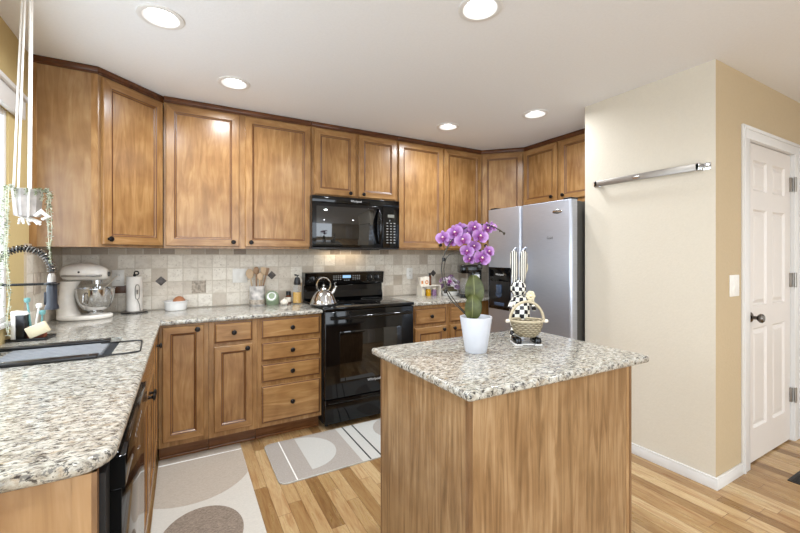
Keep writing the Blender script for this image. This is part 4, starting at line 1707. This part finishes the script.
b.tube([(-0.135, 0.0, 0.20), (-0.175, 0.02, 0.23), (-0.19, 0.03, 0.18), (-0.16, 0.05, 0.14), (-0.10, 0.05, 0.16)], 0.004)
b.tube([(0.09, 0.06, 0.19), (0.105, 0.15, 0.22), (0.11, 0.22, 0.25), (0.12, 0.255, 0.262)], 0.003)
b.build('power_cord', 'label_paper', t)

# ------------------------------------------------------------------ paper towel holder
t = thing('paper_towel_holder', 'upright paper towel holder with a white roll on a dark round base', 'paper towel holder', (-0.305, 3.375, CZ1))
b = MB()
b.lathe([(0, 0), (0.080, 0), (0.083, 0.004), (0.080, 0.010), (0.0, 0.011)], n=40)
bs_ = b.build('base', 'black_satin', t)
b = MB()
b.lathe([(0.082, 0.009), (0.074, 0.013), (0.060, 0.0125), (0.060, 0.0112), (0.078, 0.0112)], n=40)
b.build('base_rim', 'nickel', bs_)
b = MB()
b.lathe([(0.020, 0.012), (0.049, 0.012), (0.050, 0.016), (0.050, 0.255), (0.049, 0.259), (0.020, 0.259), (0.020, 0.012)], n=40)
b.build('paper_roll', 'paper', t)
b = MB()
b.lathe([(0, 0.011), (0.006, 0.011), (0.006, 0.27), (0, 0.27)], n=12)
ring_ = [(0.013 * math.cos(2 * PI * k / 20) + 0.012, -0.0, 0.283 + 0.013 * math.sin(2 * PI * k / 20)) for k in range(20)]
b.tube(ring_, 0.0045, closed=True)
b.ball((0, 0, 0.268), 0.010)
b.build('post', 'black_satin', t)
b = MB()
ov = [(0.022 + 0.013 * (1 if math.cos(2 * PI * k / 24) > 0 else -1) * abs(math.cos(2 * PI * k / 24)) ** 0.6, -0.054, 0.15 + 0.052 * (1 if math.sin(2 * PI * k / 24) > 0 else -1) * abs(math.sin(2 * PI * k / 24)) ** 0.8) for k in range(24)]
b.tube(ov, 0.0028, closed=True, n=6)
b.tube([(0.022, -0.054, 0.135), (0.022, -0.054, 0.165)], 0.005, n=8)
b.tube([(0.022, -0.054, 0.098), (0.035, -0.057, 0.06), (0.040, -0.06, 0.011)], 0.003, n=6)
b.build('tension_arm', 'nickel', t)

# ------------------------------------------------------------------ ramekin and brown egg shape
rx_, ry_ = -0.045, 3.37
b = MB()
b.lathe([(0, 0.0), (0.066, 0.0), (0.070, 0.004), (0.078, 0.060), (0.082, 0.064), (0.082, 0.070), (0.074, 0.070), (0.068, 0.012), (0, 0.010)], n=48)
o = b.build('ramekin', 'ceramic', loc=(rx_, ry_, CZ1))
tag(o, 'round white ceramic baking dish on the back counter', 'dish')
b = MB()
b.lathe([(0, 0), (0.018, 0.002), (0.036, 0.018), (0.042, 0.042), (0.040, 0.062), (0.026, 0.082), (0.008, 0.090), (0, 0.092)], n=28, sx=1.05)
o = b.build('onion', 'eggshell', loc=(rx_ + 0.020, ry_, CZ1 + 0.0115))
tag(o, 'round brown onion sitting in the white dish', 'onion')

# ------------------------------------------------------------------ utensil crock
t = thing('utensil_crock', 'white and grey crock holding wooden utensils', 'crock', (0.538, 3.375, CZ1))
M['marble'] = plain('mottled_crock', (208, 202, 196), 0.3, var=0.12, scale=22)
b = MB()
b.lathe([(0, 0.0), (0.058, 0.0), (0.062, 0.006), (0.062, 0.150), (0.065, 0.154), (0.064, 0.158), (0.056, 0.158), (0.055, 0.012), (0, 0.010)], n=40)
b.build('body', 'marble', t)
b = MB()
b.lathe([(0.0624, 0.010), (0.0632, 0.012), (0.0632, 0.045), (0.0624, 0.047)], n=40)
b.build('painted_band', 'relief', t)
U = [('wooden_spoon', 'round-bowled wooden spoon leaning left in the utensil crock', -0.030, 0.010, -0.055, 0.26, 'spoon', 'bowl', 0.026),
     ('wooden_spoon', 'slotted dark wooden spoon at the centre of the utensil crock', -0.004, 0.020, -0.005, 0.285, 'spoon_dark', 'bowl', 0.020),
     ('wooden_spatula', 'broad wooden spatula leaning right in the utensil crock', 0.020, 0.000, 0.045, 0.275, 'spoon', 'flat', 0.022),
     ('wooden_spatula', 'darker wooden turner behind the broad spatula in the crock', 0.030, 0.020, 0.075, 0.27, 'spoon_dark', 'flat', 0.018),
     ('wooden_spoon', 'small pale wooden spoon at the front of the utensil crock', 0.008, -0.020, 0.018, 0.235, 'spoon', 'bowl', 0.020)]
for nm, lab, bx2, by2, tx2, h2, mt, kd, r2 in U:
    t = thing(nm, lab, 'utensil', (0.538 + bx2 * 0.5, 3.375 + by2, CZ1 + 0.011), 0)
    b = MB()
    dx = tx2 - bx2 * 0.5
    b.tube([(0, 0, 0), (dx, 0, h2 - 0.03)], [0.005, 0.006], n=8)
    b.build('handle', mt, t)
    b = MB()
    rot = Matrix.Rotation(math.atan2(dx, h2), 4, 'Y')
    if kd == 'bowl':
        b.ball((dx * 1.05, 0, h2 - 0.012), r2 * 1.2, 0.008, r2 * 1.6, rot=rot)
    else:
        tt = MB()
        tt.prism(rounded([(-r2 * .8, -0.03), (r2 * .8, -0.03), (r2, 0.035), (-r2, 0.035)], 0.008, 3), -0.003, 0.003, axis='Y')
        b.merge(tt.bm, None, Matrix.Translation((dx * 1.05, 0, h2 - 0.01)) @ rot)
    b.build('blade' if kd == 'flat' else 'bowl', mt, t)

# green salt pig
t = thing('salt_cellar', 'sage green rounded cellar with a wide white mouth, right of the crock', 'salt cellar', (0.655, 3.345, CZ1), R(-20))
b = MB()
b.lathe([(0, 0.0), (0.046, 0.0), (0.052, 0.010), (0.054, 0.050), (0.047, 0.085), (0.030, 0.105), (0, 0.112)], n=32)
b.lathe([(0.026, 0.0), (0.044, 0.030), (0.047, 0.040), (0.042, 0.042), (0.036, 0.036), (0.024, 0.010)], (0, -0.018, 0.058), axis='Y', n=28, rot=Matrix.Rotation(R(-25), 4, 'X'))
b.build('body', 'green_glaze', t)
b = MB()
b.lathe([(0.0, 0.020), (0.034, 0.034), (0.037, 0.038)], (0, -0.018, 0.058), axis='Y', n=28, rot=Matrix.Rotation(R(-25), 4, 'X'))
b.build('mouth', 'ceramic', t)
# garlic
b = MB()
b.lathe([(0, 0.0), (0.020, 0.002), (0.030, 0.014), (0.030, 0.026), (0.018, 0.042), (0.006, 0.050), (0.005, 0.058), (0, 0.060)], n=24)
for k in range(6):
    a = PI * k / 3
    b.ball((0.018 * math.cos(a), 0.018 * math.sin(a), 0.020), 0.014, 0.014, 0.020, n=12)
o = b.build('garlic_bulb', 'label_paper', loc=(0.735, 3.27, CZ1))
tag(o, 'white garlic bulb on the counter between green cellar and bottles', 'garlic')
# small bottle
t = thing('spice_bottle', 'small glass spice bottle with a black cap left of the oil bottle', 'bottle', (0.790, 3.36, CZ1))
b = MB()
b.lathe([(0, 0), (0.022, 0), (0.024, 0.004), (0.024, 0.060), (0.018, 0.068), (0.018, 0.072), (0, 0.072)], n=24)
b.build('jar', 'spice_brown', t)
b = MB()
b.lathe([(0.0245, 0.012), (0.0252, 0.013), (0.0252, 0.052), (0.0245, 0.053)], n=24)
b.build('paper_label', 'label_paper', t)
b = MB()
b.lathe([(0, 0.070), (0.021, 0.070), (0.021, 0.100), (0.018, 0.103), (0, 0.103)], n=24)
b.build('cap', 'black_satin', t)
# oil bottle
t = thing('oil_bottle', 'glass oil dispenser half filled with yellow oil under a black pourer', 'bottle', (0.852, 3.31, CZ1))
b = MB()
b.lathe([(0, 0.0), (0.036, 0.0), (0.038, 0.004), (0.038, 0.135), (0.030, 0.158), (0.022, 0.17), (0.022, 0.19), (0.019, 0.19), (0.027, 0.155), (0.0355, 0.133), (0.0355, 0.006), (0, 0.005)], n=32)
b.build('glass', 'clear', t)
b = MB()
b.lathe([(0, 0.006), (0.035, 0.006), (0.035, 0.098), (0, 0.098)], n=32)
b.build('oil', 'oil', t)
b = MB()
b.lathe([(0, 0.160), (0.027, 0.160), (0.030, 0.168), (0.024, 0.205), (0.018, 0.222), (0, 0.224)], n=24)
b.tube([(0, 0, 0.222), (0, 0, 0.238), (-0.012, -0.005, 0.246), (-0.026, -0.010, 0.244)], 0.005, n=8)
b.box(-0.020, 0.016, -0.008, 0.008, 0.236, 0.244, bev=0.003)
b.build('pourer', 'black_satin', t)
# pale mill behind
t = thing('pepper_mill', 'slim pale pepper mill between the oil bottle and the stove', 'mill', (0.898, 3.395, CZ1))
b = MB()
b.lathe([(0, 0), (0.022, 0), (0.022, 0.010), (0.016, 0.05), (0.015, 0.12), (0.019, 0.165), (0.019, 0.17), (0, 0.17)], n=24)
b.build('body', 'spoon', t)
b = MB()
b.lathe([(0, 0.171), (0.018, 0.171), (0.020, 0.185), (0.017, 0.205), (0.006, 0.212), (0.006, 0.218), (0, 0.22)], n=24)
b.build('turning_head', 'label_paper', t)

# ------------------------------------------------------------------ kettle on the stove
t = thing('kettle', 'shiny stainless conical tea kettle on the left front burner', 'kettle', (0.975, 2.975, 0.9295), R(-10))
b = MB()
b.lathe([(0, 0.0), (0.098, 0.0), (0.103, 0.004), (0.106, 0.018), (0.100, 0.030), (0.100, 0.034), (0.093, 0.050), (0.080, 0.078), (0.079, 0.081), (0.056, 0.108), (0.032, 0.122), (0.028, 0.126), (0, 0.130)], n=48)
b.build('body', 'chrome', t)
b = MB()
b.lathe([(0.104, 0.002), (0.1068, 0.004), (0.1068, 0.010), (0.104, 0.012)], n=48)
b.build('base_band', 'black_satin', t)
b = MB()
b.lathe([(0, 0.128), (0.028, 0.126), (0.024, 0.134), (0.006, 0.138), (0.005, 0.146), (0.012, 0.152), (0.012, 0.160), (0, 0.166)], n=24)
b.build('lid', 'chrome', t)
b = MB()
b.tube([(0.052, 0, 0.075), (0.080, 0, 0.108), (0.093, 0, 0.138)], [0.020, 0.015, 0.011], n=16)
b.ball((0.096, 0, 0.142), 0.013, 0.013, 0.010)
b.tube([(0.092, 0, 0.150), (0.085, 0, 0.168), (0.100, 0, 0.178)], 0.003, n=6)
b.build('spout', 'chrome', t)
b = MB()
hp = []
for k in range(25):
    a = R(-50 + 280 * k / 24)
    hp.append((0.054 * math.cos(a), 0, 0.160 + 0.058 * math.sin(a)))
b.tube(hp, 0.0065, n=10)
b.build('handle', 'chrome', t)

# ------------------------------------------------------------------ right counter things
t = thing('spice_shelf', 'small white spice riser on the counter right of the stove', 'shelf', (2.145, 3.28, CZ1))
b = MB()
b.box(-0.085, 0.15, -0.05, 0.05, 0.098, 0.104, bev=0.001)
for xx in (-0.082, 0.146):
    b.box(xx, xx + 0.004, -0.05, 0.05, 0.0, 0.098)
b.build('rack', 'label_paper', t)
for (dx, wd, hh, mt, rnd_, lab) in ((-0.062, 0.038, 0.085, 'label_paper', False, 'white spice box at the left of the riser top'),
                                   (-0.008, 0.060, 0.092, 'label_paper', True, 'white spice box with an orange ring on the riser top')):
    t = thing('spice_box', lab, 'box', (2.145 + dx, 3.28, CZ1 + 0.1045))
    b = MB()
    b.box(-wd / 2, wd / 2, -0.025, 0.025, 0, hh, bev=0.002)
    b.build('carton', mt, t)
    if rnd_:
        b = MB()
        b.lathe([(0.020, 0), (0.020, 0.001), (0.011, 0.001), (0.011, 0)], (0, -0.0255, 0.035), axis='Y', n=24)
        b.build('printed_ring', 'orange', t)
    else:
        b = MB()
        b.box(-0.010, 0.010, -0.0262, -0.025, 0.02, 0.05)
        b.build('printed_panel', 'orange', t)
for (x_, y_, z_, r_, hh, mt, lab) in ((2.190, 3.28, 0.1045, 0.017, 0.125, 'spice_brown', 'tall amber glass bottle at the right of the spice riser top'),
                                 (2.095, 3.27, 0.0, 0.026, 0.085, 'cream_ribbon', 'squat pale jar under the left of the spice riser'),
                                 (2.165, 3.27, 0.0, 0.028, 0.088, 'oil', 'squat yellow jar under the middle of the spice riser'),
                                 (2.235, 3.27, 0.0, 0.026, 0.080, 'purple_grey', 'squat dark mauve jar under the right of the spice riser')):
    t = thing('spice_jar', lab, 'jar', (x_, y_, CZ1 + z_))
    b = MB()
    b.lathe([(0, 0), (r_ * .95, 0), (r_, 0.004), (r_, hh * .68), (r_ * .6, hh * .8), (r_ * .6, hh * .82), (0, hh * .82)], n=20)
    b.build('jar', mt, t)
    b = MB()
    b.lathe([(0, hh * .8), (r_ * .7, hh * .8), (r_ * .7, hh), (0, hh)], n=20)
    b.build('lid', 'black_satin' if mt == 'spice_brown' else 'label_paper', t)

# low arrangement of mauve and white blossoms
t = thing('flower_arrangement', 'low mauve and white flower arrangement on the counter behind the orchid', 'flowers', (2.400, 3.215, CZ1))
b = MB()
b.lathe([(0, 0), (0.075, 0), (0.085, 0.01), (0.095, 0.045), (0.090, 0.045), (0.078, 0.012), (0, 0.010)], n=24)
b.build('bowl', 'ceramic', t)
b = MB()
b.ball((0, 0, 0.045), 0.080, 0.065, 0.04)
b.build('moss', 'moss', t)
rd = random.Random(11)
def blossom_mesh(r_, mats, seed):
    rd2 = random.Random(seed)
    b = MB()
    for ring_i, (nn, rad, tilt) in enumerate(((5, 1.0, 0.35), (5, 0.62, 0.9))):
        for k in range(nn):
            a = 2 * PI * (k + 0.5 * ring_i) / nn
            rot = Matrix.Rotation(a, 4, 'Z') @ Matrix.Rotation(-tilt, 4, 'Y')
            b.ball((rad * r_ * 0.55 * math.cos(a), rad * r_ * 0.55 * math.sin(a), r_ * 0.25 * ring_i + 0.2 * r_), r_ * 0.50, r_ * 0.42, r_ * 0.10, ring_i % 2, n=10, rot=rot)
    b.ball((0, 0, r_ * 0.35), r_ * 0.2, mi=1, n=8)
    return b
first = None
for k in range(22):
    a = rd.uniform(0, 2 * PI)
    el = rd.uniform(0.15, 1.5)
    L_ = rd.uniform(0.85, 1.1)
    p = (0.125 * L_ * math.cos(a) * math.cos(el), 0.09 * L_ * math.sin(a) * math.cos(el), 0.055 + 0.12 * L_ * math.sin(el))
    if k < 3:
        o = blossom_mesh(0.030, None, k).build('blossom', [('purple_white', 'purple_grey'), ('ceramic', 'purple_white'), ('purple_grey', 'petal_lip')][k], t)
        first = (first or []) + [o]
    else:
        o = first[k % 3].copy()
        C.objects.link(o)
        o.parent = t
    o.location = p
    o.rotation_euler = Vector((math.cos(a) * math.cos(el), math.sin(a) * math.cos(el), math.sin(el))).to_track_quat('Z', 'Y').to_euler()

# coffee maker
t = thing('coffee_maker', 'tall black coffee maker with a steel panel beside the refrigerator', 'coffee maker', (2.455, 2.985, CZ1), R(-28))
b = MB()
b.box(-0.095, 0.105, -0.09, 0.11, 0.0, 0.03, bev=0.006)
b.box(0.01, 0.105, -0.09, 0.11, 0.03, 0.30, bev=0.006)
b.box(-0.095, 0.105, -0.09, 0.11, 0.235, 0.315, bev=0.010)
b.build('housing', 'black_gloss', t)
b = MB()
b.box(0.030, 0.085, -0.094, -0.089, 0.05, 0.225, bev=0.002)
b.build('steel_panel', 'silver_print', t)
b = MB()
b.lathe([(0, 0.0), (0.040, 0.0), (0.048, 0.02), (0.050, 0.09), (0.038, 0.13), (0.042, 0.15), (0, 0.15)], (-0.042, -0.01, 0.032), n=28)
b.build('carafe', 'clear', t)

# ------------------------------------------------------------------ orchid on the island
OX, OY = 1.098, 1.288
t = thing('potted_orchid', 'purple orchid in a white tapered pot on the island', 'orchid', (OX, OY, CT))
b = MB()
b.lathe([(0, 0), (0.044, 0), (0.046, 0.003), (0.068, 0.146), (0.068, 0.150), (0.063, 0.150), (0.042, 0.012), (0, 0.010)], n=48)
b.build('pot', 'pot_white', t)
b = MB()
b.lathe([(0, 0.138), (0.03, 0.136), (0.060, 0.130)], n=24)
b.build('moss', 'moss', t)
# frame: camera-right direction used for arranging the plant in its own plane
ux, uy = math.cos(R(29)), -math.sin(R(29))
def op(a, z, dpt=0.0):
    return (a * ux + dpt * 0.485, a * uy + dpt * 0.875, z)
SC = 1 / 227.0
def pp(u, v, dpt=0.0):
    """pixel offsets from the pot foot, turned into metres in the plant's plane"""
    return op((u - 475.5) * SC, (351.5 - v) * SC, dpt)
def leaf(u0, v0, u1, v1, hw, dpt, name='leaf'):
    b = MB()
    t4 = bmesh.new()
    A = Vector(pp(u0, v0, dpt))
    B = Vector(pp(u1, v1, dpt))
    side = Vector((ux, uy, 0))
    nrm = Vector((-0.485, -0.875, 0))
    n = 12
    rows = []
    for k in range(n + 1):
        u = k / n
        wdt = hw * (math.sin(PI * min(1, max(0, u * 0.94 + 0.03))) ** 0.55)
        c = A.lerp(B, u) + nrm * (0.012 * math.sin(PI * u))
        rows.append([t4.verts.new(c + side * wdt * q + nrm * (0.009 * abs(q)) ) for q in (-1, -0.5, -0.06, 0.06, 0.5, 1)])
    for a_, b_ in zip(rows, rows[1:]):
        for q in range(5):
            f = t4.faces.new((a_[q], a_[q + 1], b_[q + 1], b_[q]))
            f.material_index = 1 if q == 2 else 0
    geom = t4.faces[:]
    bmesh.ops.solidify(t4, geom=geom, thickness=0.0022)
    b.merge(t4)
    return b.build(name, ['leafy', 'leafy_mid'], t)
leaf(473.5, 308, 473, 277, 0.041, 0.000)
leaf(470.5, 321, 471, 295.5, 0.035, -0.020)
leaf(477, 320, 476, 296, 0.024, 0.030)
def spline(P, n=8):
    P = [Vector(p) for p in P]
    out_ = []
    for i in range(len(P) - 1):
        p0, p1, p2, p3 = P[max(0, i - 1)], P[i], P[i + 1], P[min(len(P) - 1, i + 2)]
        for k in range(n):
            u = k / n
            out_.append(0.5 * ((2 * p1) + (-p0 + p2) * u + (2 * p0 - 5 * p1 + 4 * p2 - p3) * u * u + (-p0 + 3 * p1 - 3 * p2 + p3) * u ** 3))
    out_.append(P[-1])
    return out_
b = MB()
b.tube(spline([pp(468, 318), pp(461, 311), pp(449, 298), pp(442.5, 278), pp(443, 262), pp(450, 246), pp(462, 233), pp(476, 228), pp(490, 229), pp(503, 236)]), 0.0028, n=7)
b.build('flower_stem', 'stem', t)
b = MB()
b.tube(spline([pp(471, 319, .01), pp(459, 307, .01), pp(448, 291, .01), pp(444.5, 272, .01), pp(448, 259, .01), pp(456, 255.5, .01), pp(465, 256, .01), pp(472, 258, .01)]), 0.0022, n=7)
b.build('flower_stem', 'stem', t)
for (u, v) in ((444, 262), (446, 293)):
    b = MB()
    b.box(-0.006, 0.006, -0.006, 0.006, -0.008, 0.008, bev=0.002)
    b.build('stem_clip', 'black_satin', t, pp(u, v))
# a black figure-like plant clip with pale face between leaf and flowers
b = MB()
b.ball((0, 0, 0), 0.013, 0.012, 0.014)
o = b.build('plant_clip', 'black_satin', t, pp(479, 269, -0.01))

def flower(parent, first=[None]):
    b = MB()
    t4 = bmesh.new()
    # (angle, length, width)
    for a, ln, wd, mi, dz in ((90, 0.031, 0.011, 0, 0), (215, 0.030, 0.011, 0, 0), (325, 0.030, 0.011, 0, 0), (12, 0.034, 0.022, 0, 0.003), (168, 0.034, 0.022, 0, 0.003)):
        d = Vector((math.cos(R(a)), math.sin(R(a)), 0))
        sd = Vector((-d.y, d.x, 0))
        rows = []
        n = 7
        for k in range(n + 1):
            u = k / n
            wdt = wd * (math.sin(PI * (0.06 + 0.88 * u)) ** 0.7)
            rows.append([t4.verts.new(d * ln * u + sd * wdt * q + Vector((0, 0, dz + 0.008 * u * u - 0.004 * abs(q) + 0.004 * math.sin(9 * u) * abs(q)))) for q in (-1, -0.5, 0, 0.5, 1)])
        for a_, b_ in zip(rows, rows[1:]):
            for q in range(4):
                f = t4.faces.new((a_[q], a_[q + 1], b_[q + 1], b_[q]))
    b.merge(t4)
    o = b.build('flower', ['petal'], parent, angle=80)
    b = MB()
    b.ball((0, -0.007, 0.008), 0.006, 0.010, 0.005, 0, n=12)
    b.ball((0.007, -0.002, 0.008), 0.005, 0.004, 0.004, 0, n=10)
    b.ball((-0.007, -0.002, 0.008), 0.005, 0.004, 0.004, 0, n=10)
    b.ball((0, 0.003, 0.009), 0.004, 0.004, 0.005, 1, n=10)
    l = b.build('lip', ['petal_lip', 'petal_heart'], o)
    return o
fproto = None
rf = random.Random(5)
FL = [(444, 241, 0, -35, 1.1), (455, 236, -.01, -20, 1.15), (462, 243, -.02, -10, 1.15), (452, 245, .015, -30, 1.0), (461, 232, .02, 0, 1.0), (473, 231, -.01, 10, 1.05), (478, 240, -.02, 15, 1.2), (486, 232, .0, 30, 1.0), (492, 230, .01, 45, .85), (468, 237, .02, -5, 1.0),
      (467, 254, .0, -20, 1.0), (474, 249, .015, 0, .95), (480, 261, -.01, 15, 1.25), (488, 255, .01, 35, 1.05), (470, 262, .015, -15, .9)]
for i, (u, v, dp, yaw_, sc) in enumerate(FL):
    if fproto is None:
        o = fproto = flower(t)
    else:
        o = fproto.copy()
        C.objects.link(o)
        o.parent = t
        l = fproto.children[0].copy()
        C.objects.link(l)
        l.parent = o
    o.location = pp(u, v, dp)
    face = Matrix.Rotation(R(-29 + yaw_), 4, 'Z') @ Matrix.Rotation(R(90 - 8 + rf.uniform(-12, 12)), 4, 'X') @ Matrix.Rotation(R(rf.uniform(-20, 20)), 4, 'Z')
    o.rotation_euler = face.to_euler()
    o.scale = (sc * 0.93,) * 3
for (u, v, q) in ((503, 236.5, 0.005), (499, 234, 0.004)):
    b = MB()
    b.ball((0, 0, 0), q, q, q * 1.4, n=10)
    b.build('bud', 'stem', t, pp(u, v))

# ------------------------------------------------------------------ checkered rabbit figurine with basket
RX, RY = 1.438, 1.362
t = thing('rabbit_figurine', 'tall black and white checkered rabbit figurine with striped ears on the island', 'figurine', (RX, RY, CT), R(-29))
b = MB()
b.lathe([(0, 0.028), (0.034, 0.030), (0.044, 0.060), (0.048, 0.110), (0.048, 0.150), (0.043, 0.190), (0.034, 0.215), (0, 0.22)], n=32)
b.build('body', 'checker', t)
b = MB()
b.ball((-0.004, -0.002, 0.0), 0.037, 0.036, 0.042, n=28)
b.ball((-0.010, -0.030, -0.008), 0.018, 0.018, 0.016, n=16)
b.build('head', 'checker', t, (-0.004, 0.0, 0.250))
for sx, tilt in ((-0.024, -0.04), (0.012, 0.05)):
    b = MB()
    b.lathe([(0, 0), (0.011, 0.004), (0.017, 0.05), (0.019, 0.10), (0.017, 0.150), (0, 0.166)], n=20, sy=0.5, rot=Matrix.Rotation(tilt, 4, 'Y'))
    b.build('ear', 'stripe', t, (sx, 0.0, 0.274))
for sx in (-0.046, 0.044):
    b = MB()
    b.tube([(sx * 0.6, -0.005, 0.060), (sx * 0.9, -0.02, 0.035), (sx, -0.050, 0.018)], [0.018, 0.015, 0.013], n=16)
    b.build('leg', 'checker', t)
    b = MB()
    b.box(sx - 0.015, sx + 0.015, -0.135, -0.050, 0.0, 0.036, bev=0.010)
    f_ = b.build('foot', 'black_gloss', t)
    b = MB()
    b.box(sx - 0.017, sx + 0.017, -0.137, -0.048, 0.0, 0.009, bev=0.003)
    b.build('sole', 'ceramic', f_)
b = MB()
b.box(-0.030, 0.028, -0.125, -0.045, 0.001, 0.007, bev=0.002)
b.build('stand_plate', 'ceramic', t)
for pts_ in ([(-0.038, -0.01, 0.185), (-0.056, -0.030, 0.165), (-0.050, -0.052, 0.150)], [(0.038, -0.01, 0.185), (0.058, -0.020, 0.172), (0.052, -0.050, 0.155)]):
    b = MB()
    b.tube(pts_, [0.013, 0.011, 0.010], n=14)
    b.build('arm', 'checker', t)
b = MB()
for k in range(7):
    a = 2 * PI * k / 7
    b.ball((0.013 * math.cos(a), -0.004, 0.016 * math.sin(a)), 0.011, 0.005, 0.011, n=10, rot=Matrix.Rotation(a, 4, 'Y'))
b.ball((0, -0.006, 0), 0.008)
b.tube([(0.01, 0, -0.01), (0.020, 0, -0.035), (0.034, 0, -0.042)], 0.003)
b.build('neck_bow', 'cream_ribbon', t, (0.044, -0.020, 0.215))
b = MB()
b.lathe([(0, 0), (0.008, 0.004), (0.011, 0.03), (0.007, 0.055), (0, 0.062)], n=14, rot=Matrix.Rotation(R(12), 4, 'Y'))
b.build('feather', 'cream_ribbon', t, (0.024, 0.008, 0.315))

BX, BY = RX - 0.102 * 0.485, RY - 0.102 * 0.875
t = thing('wicker_basket', 'small woven wicker basket with a hoop handle in front of the rabbit', 'basket', (BX, BY, CT), R(-29))
b = MB()
b.lathe([(0, 0.0365), (0.030, 0.0365), (0.040, 0.038), (0.056, 0.052), (0.068, 0.078), (0.075, 0.108), (0.076, 0.112), (0.071, 0.112), (0.062, 0.078), (0.050, 0.058), (0.036, 0.044), (0, 0.042)], n=48, sy=0.8)
b.build('bowl', 'wicker', t)
b = MB()
b.tube([(0.0755 * math.cos(2 * PI * k / 40), 0.0605 * math.sin(2 * PI * k / 40), 0.112) for k in range(40)], 0.005, closed=True)
b.build('rim', 'wicker_light', t)
b = MB()
b.tube([(0.078 * math.cos(PI * k / 24), 0, 0.108 + 0.090 * math.sin(PI * k / 24)) for k in range(25)], 0.0062, n=10)
b.build('handle', 'wicker_light', t)
for sx in (-1, 1):
    b = MB()
    b.lathe([(0, -0.010), (0.007, -0.009), (0.009, 0.0), (0.007, 0.009), (0, 0.010)], (sx * 0.088, 0, 0.108), axis='X', n=16)
    b.build('peg', 'label_paper', t)
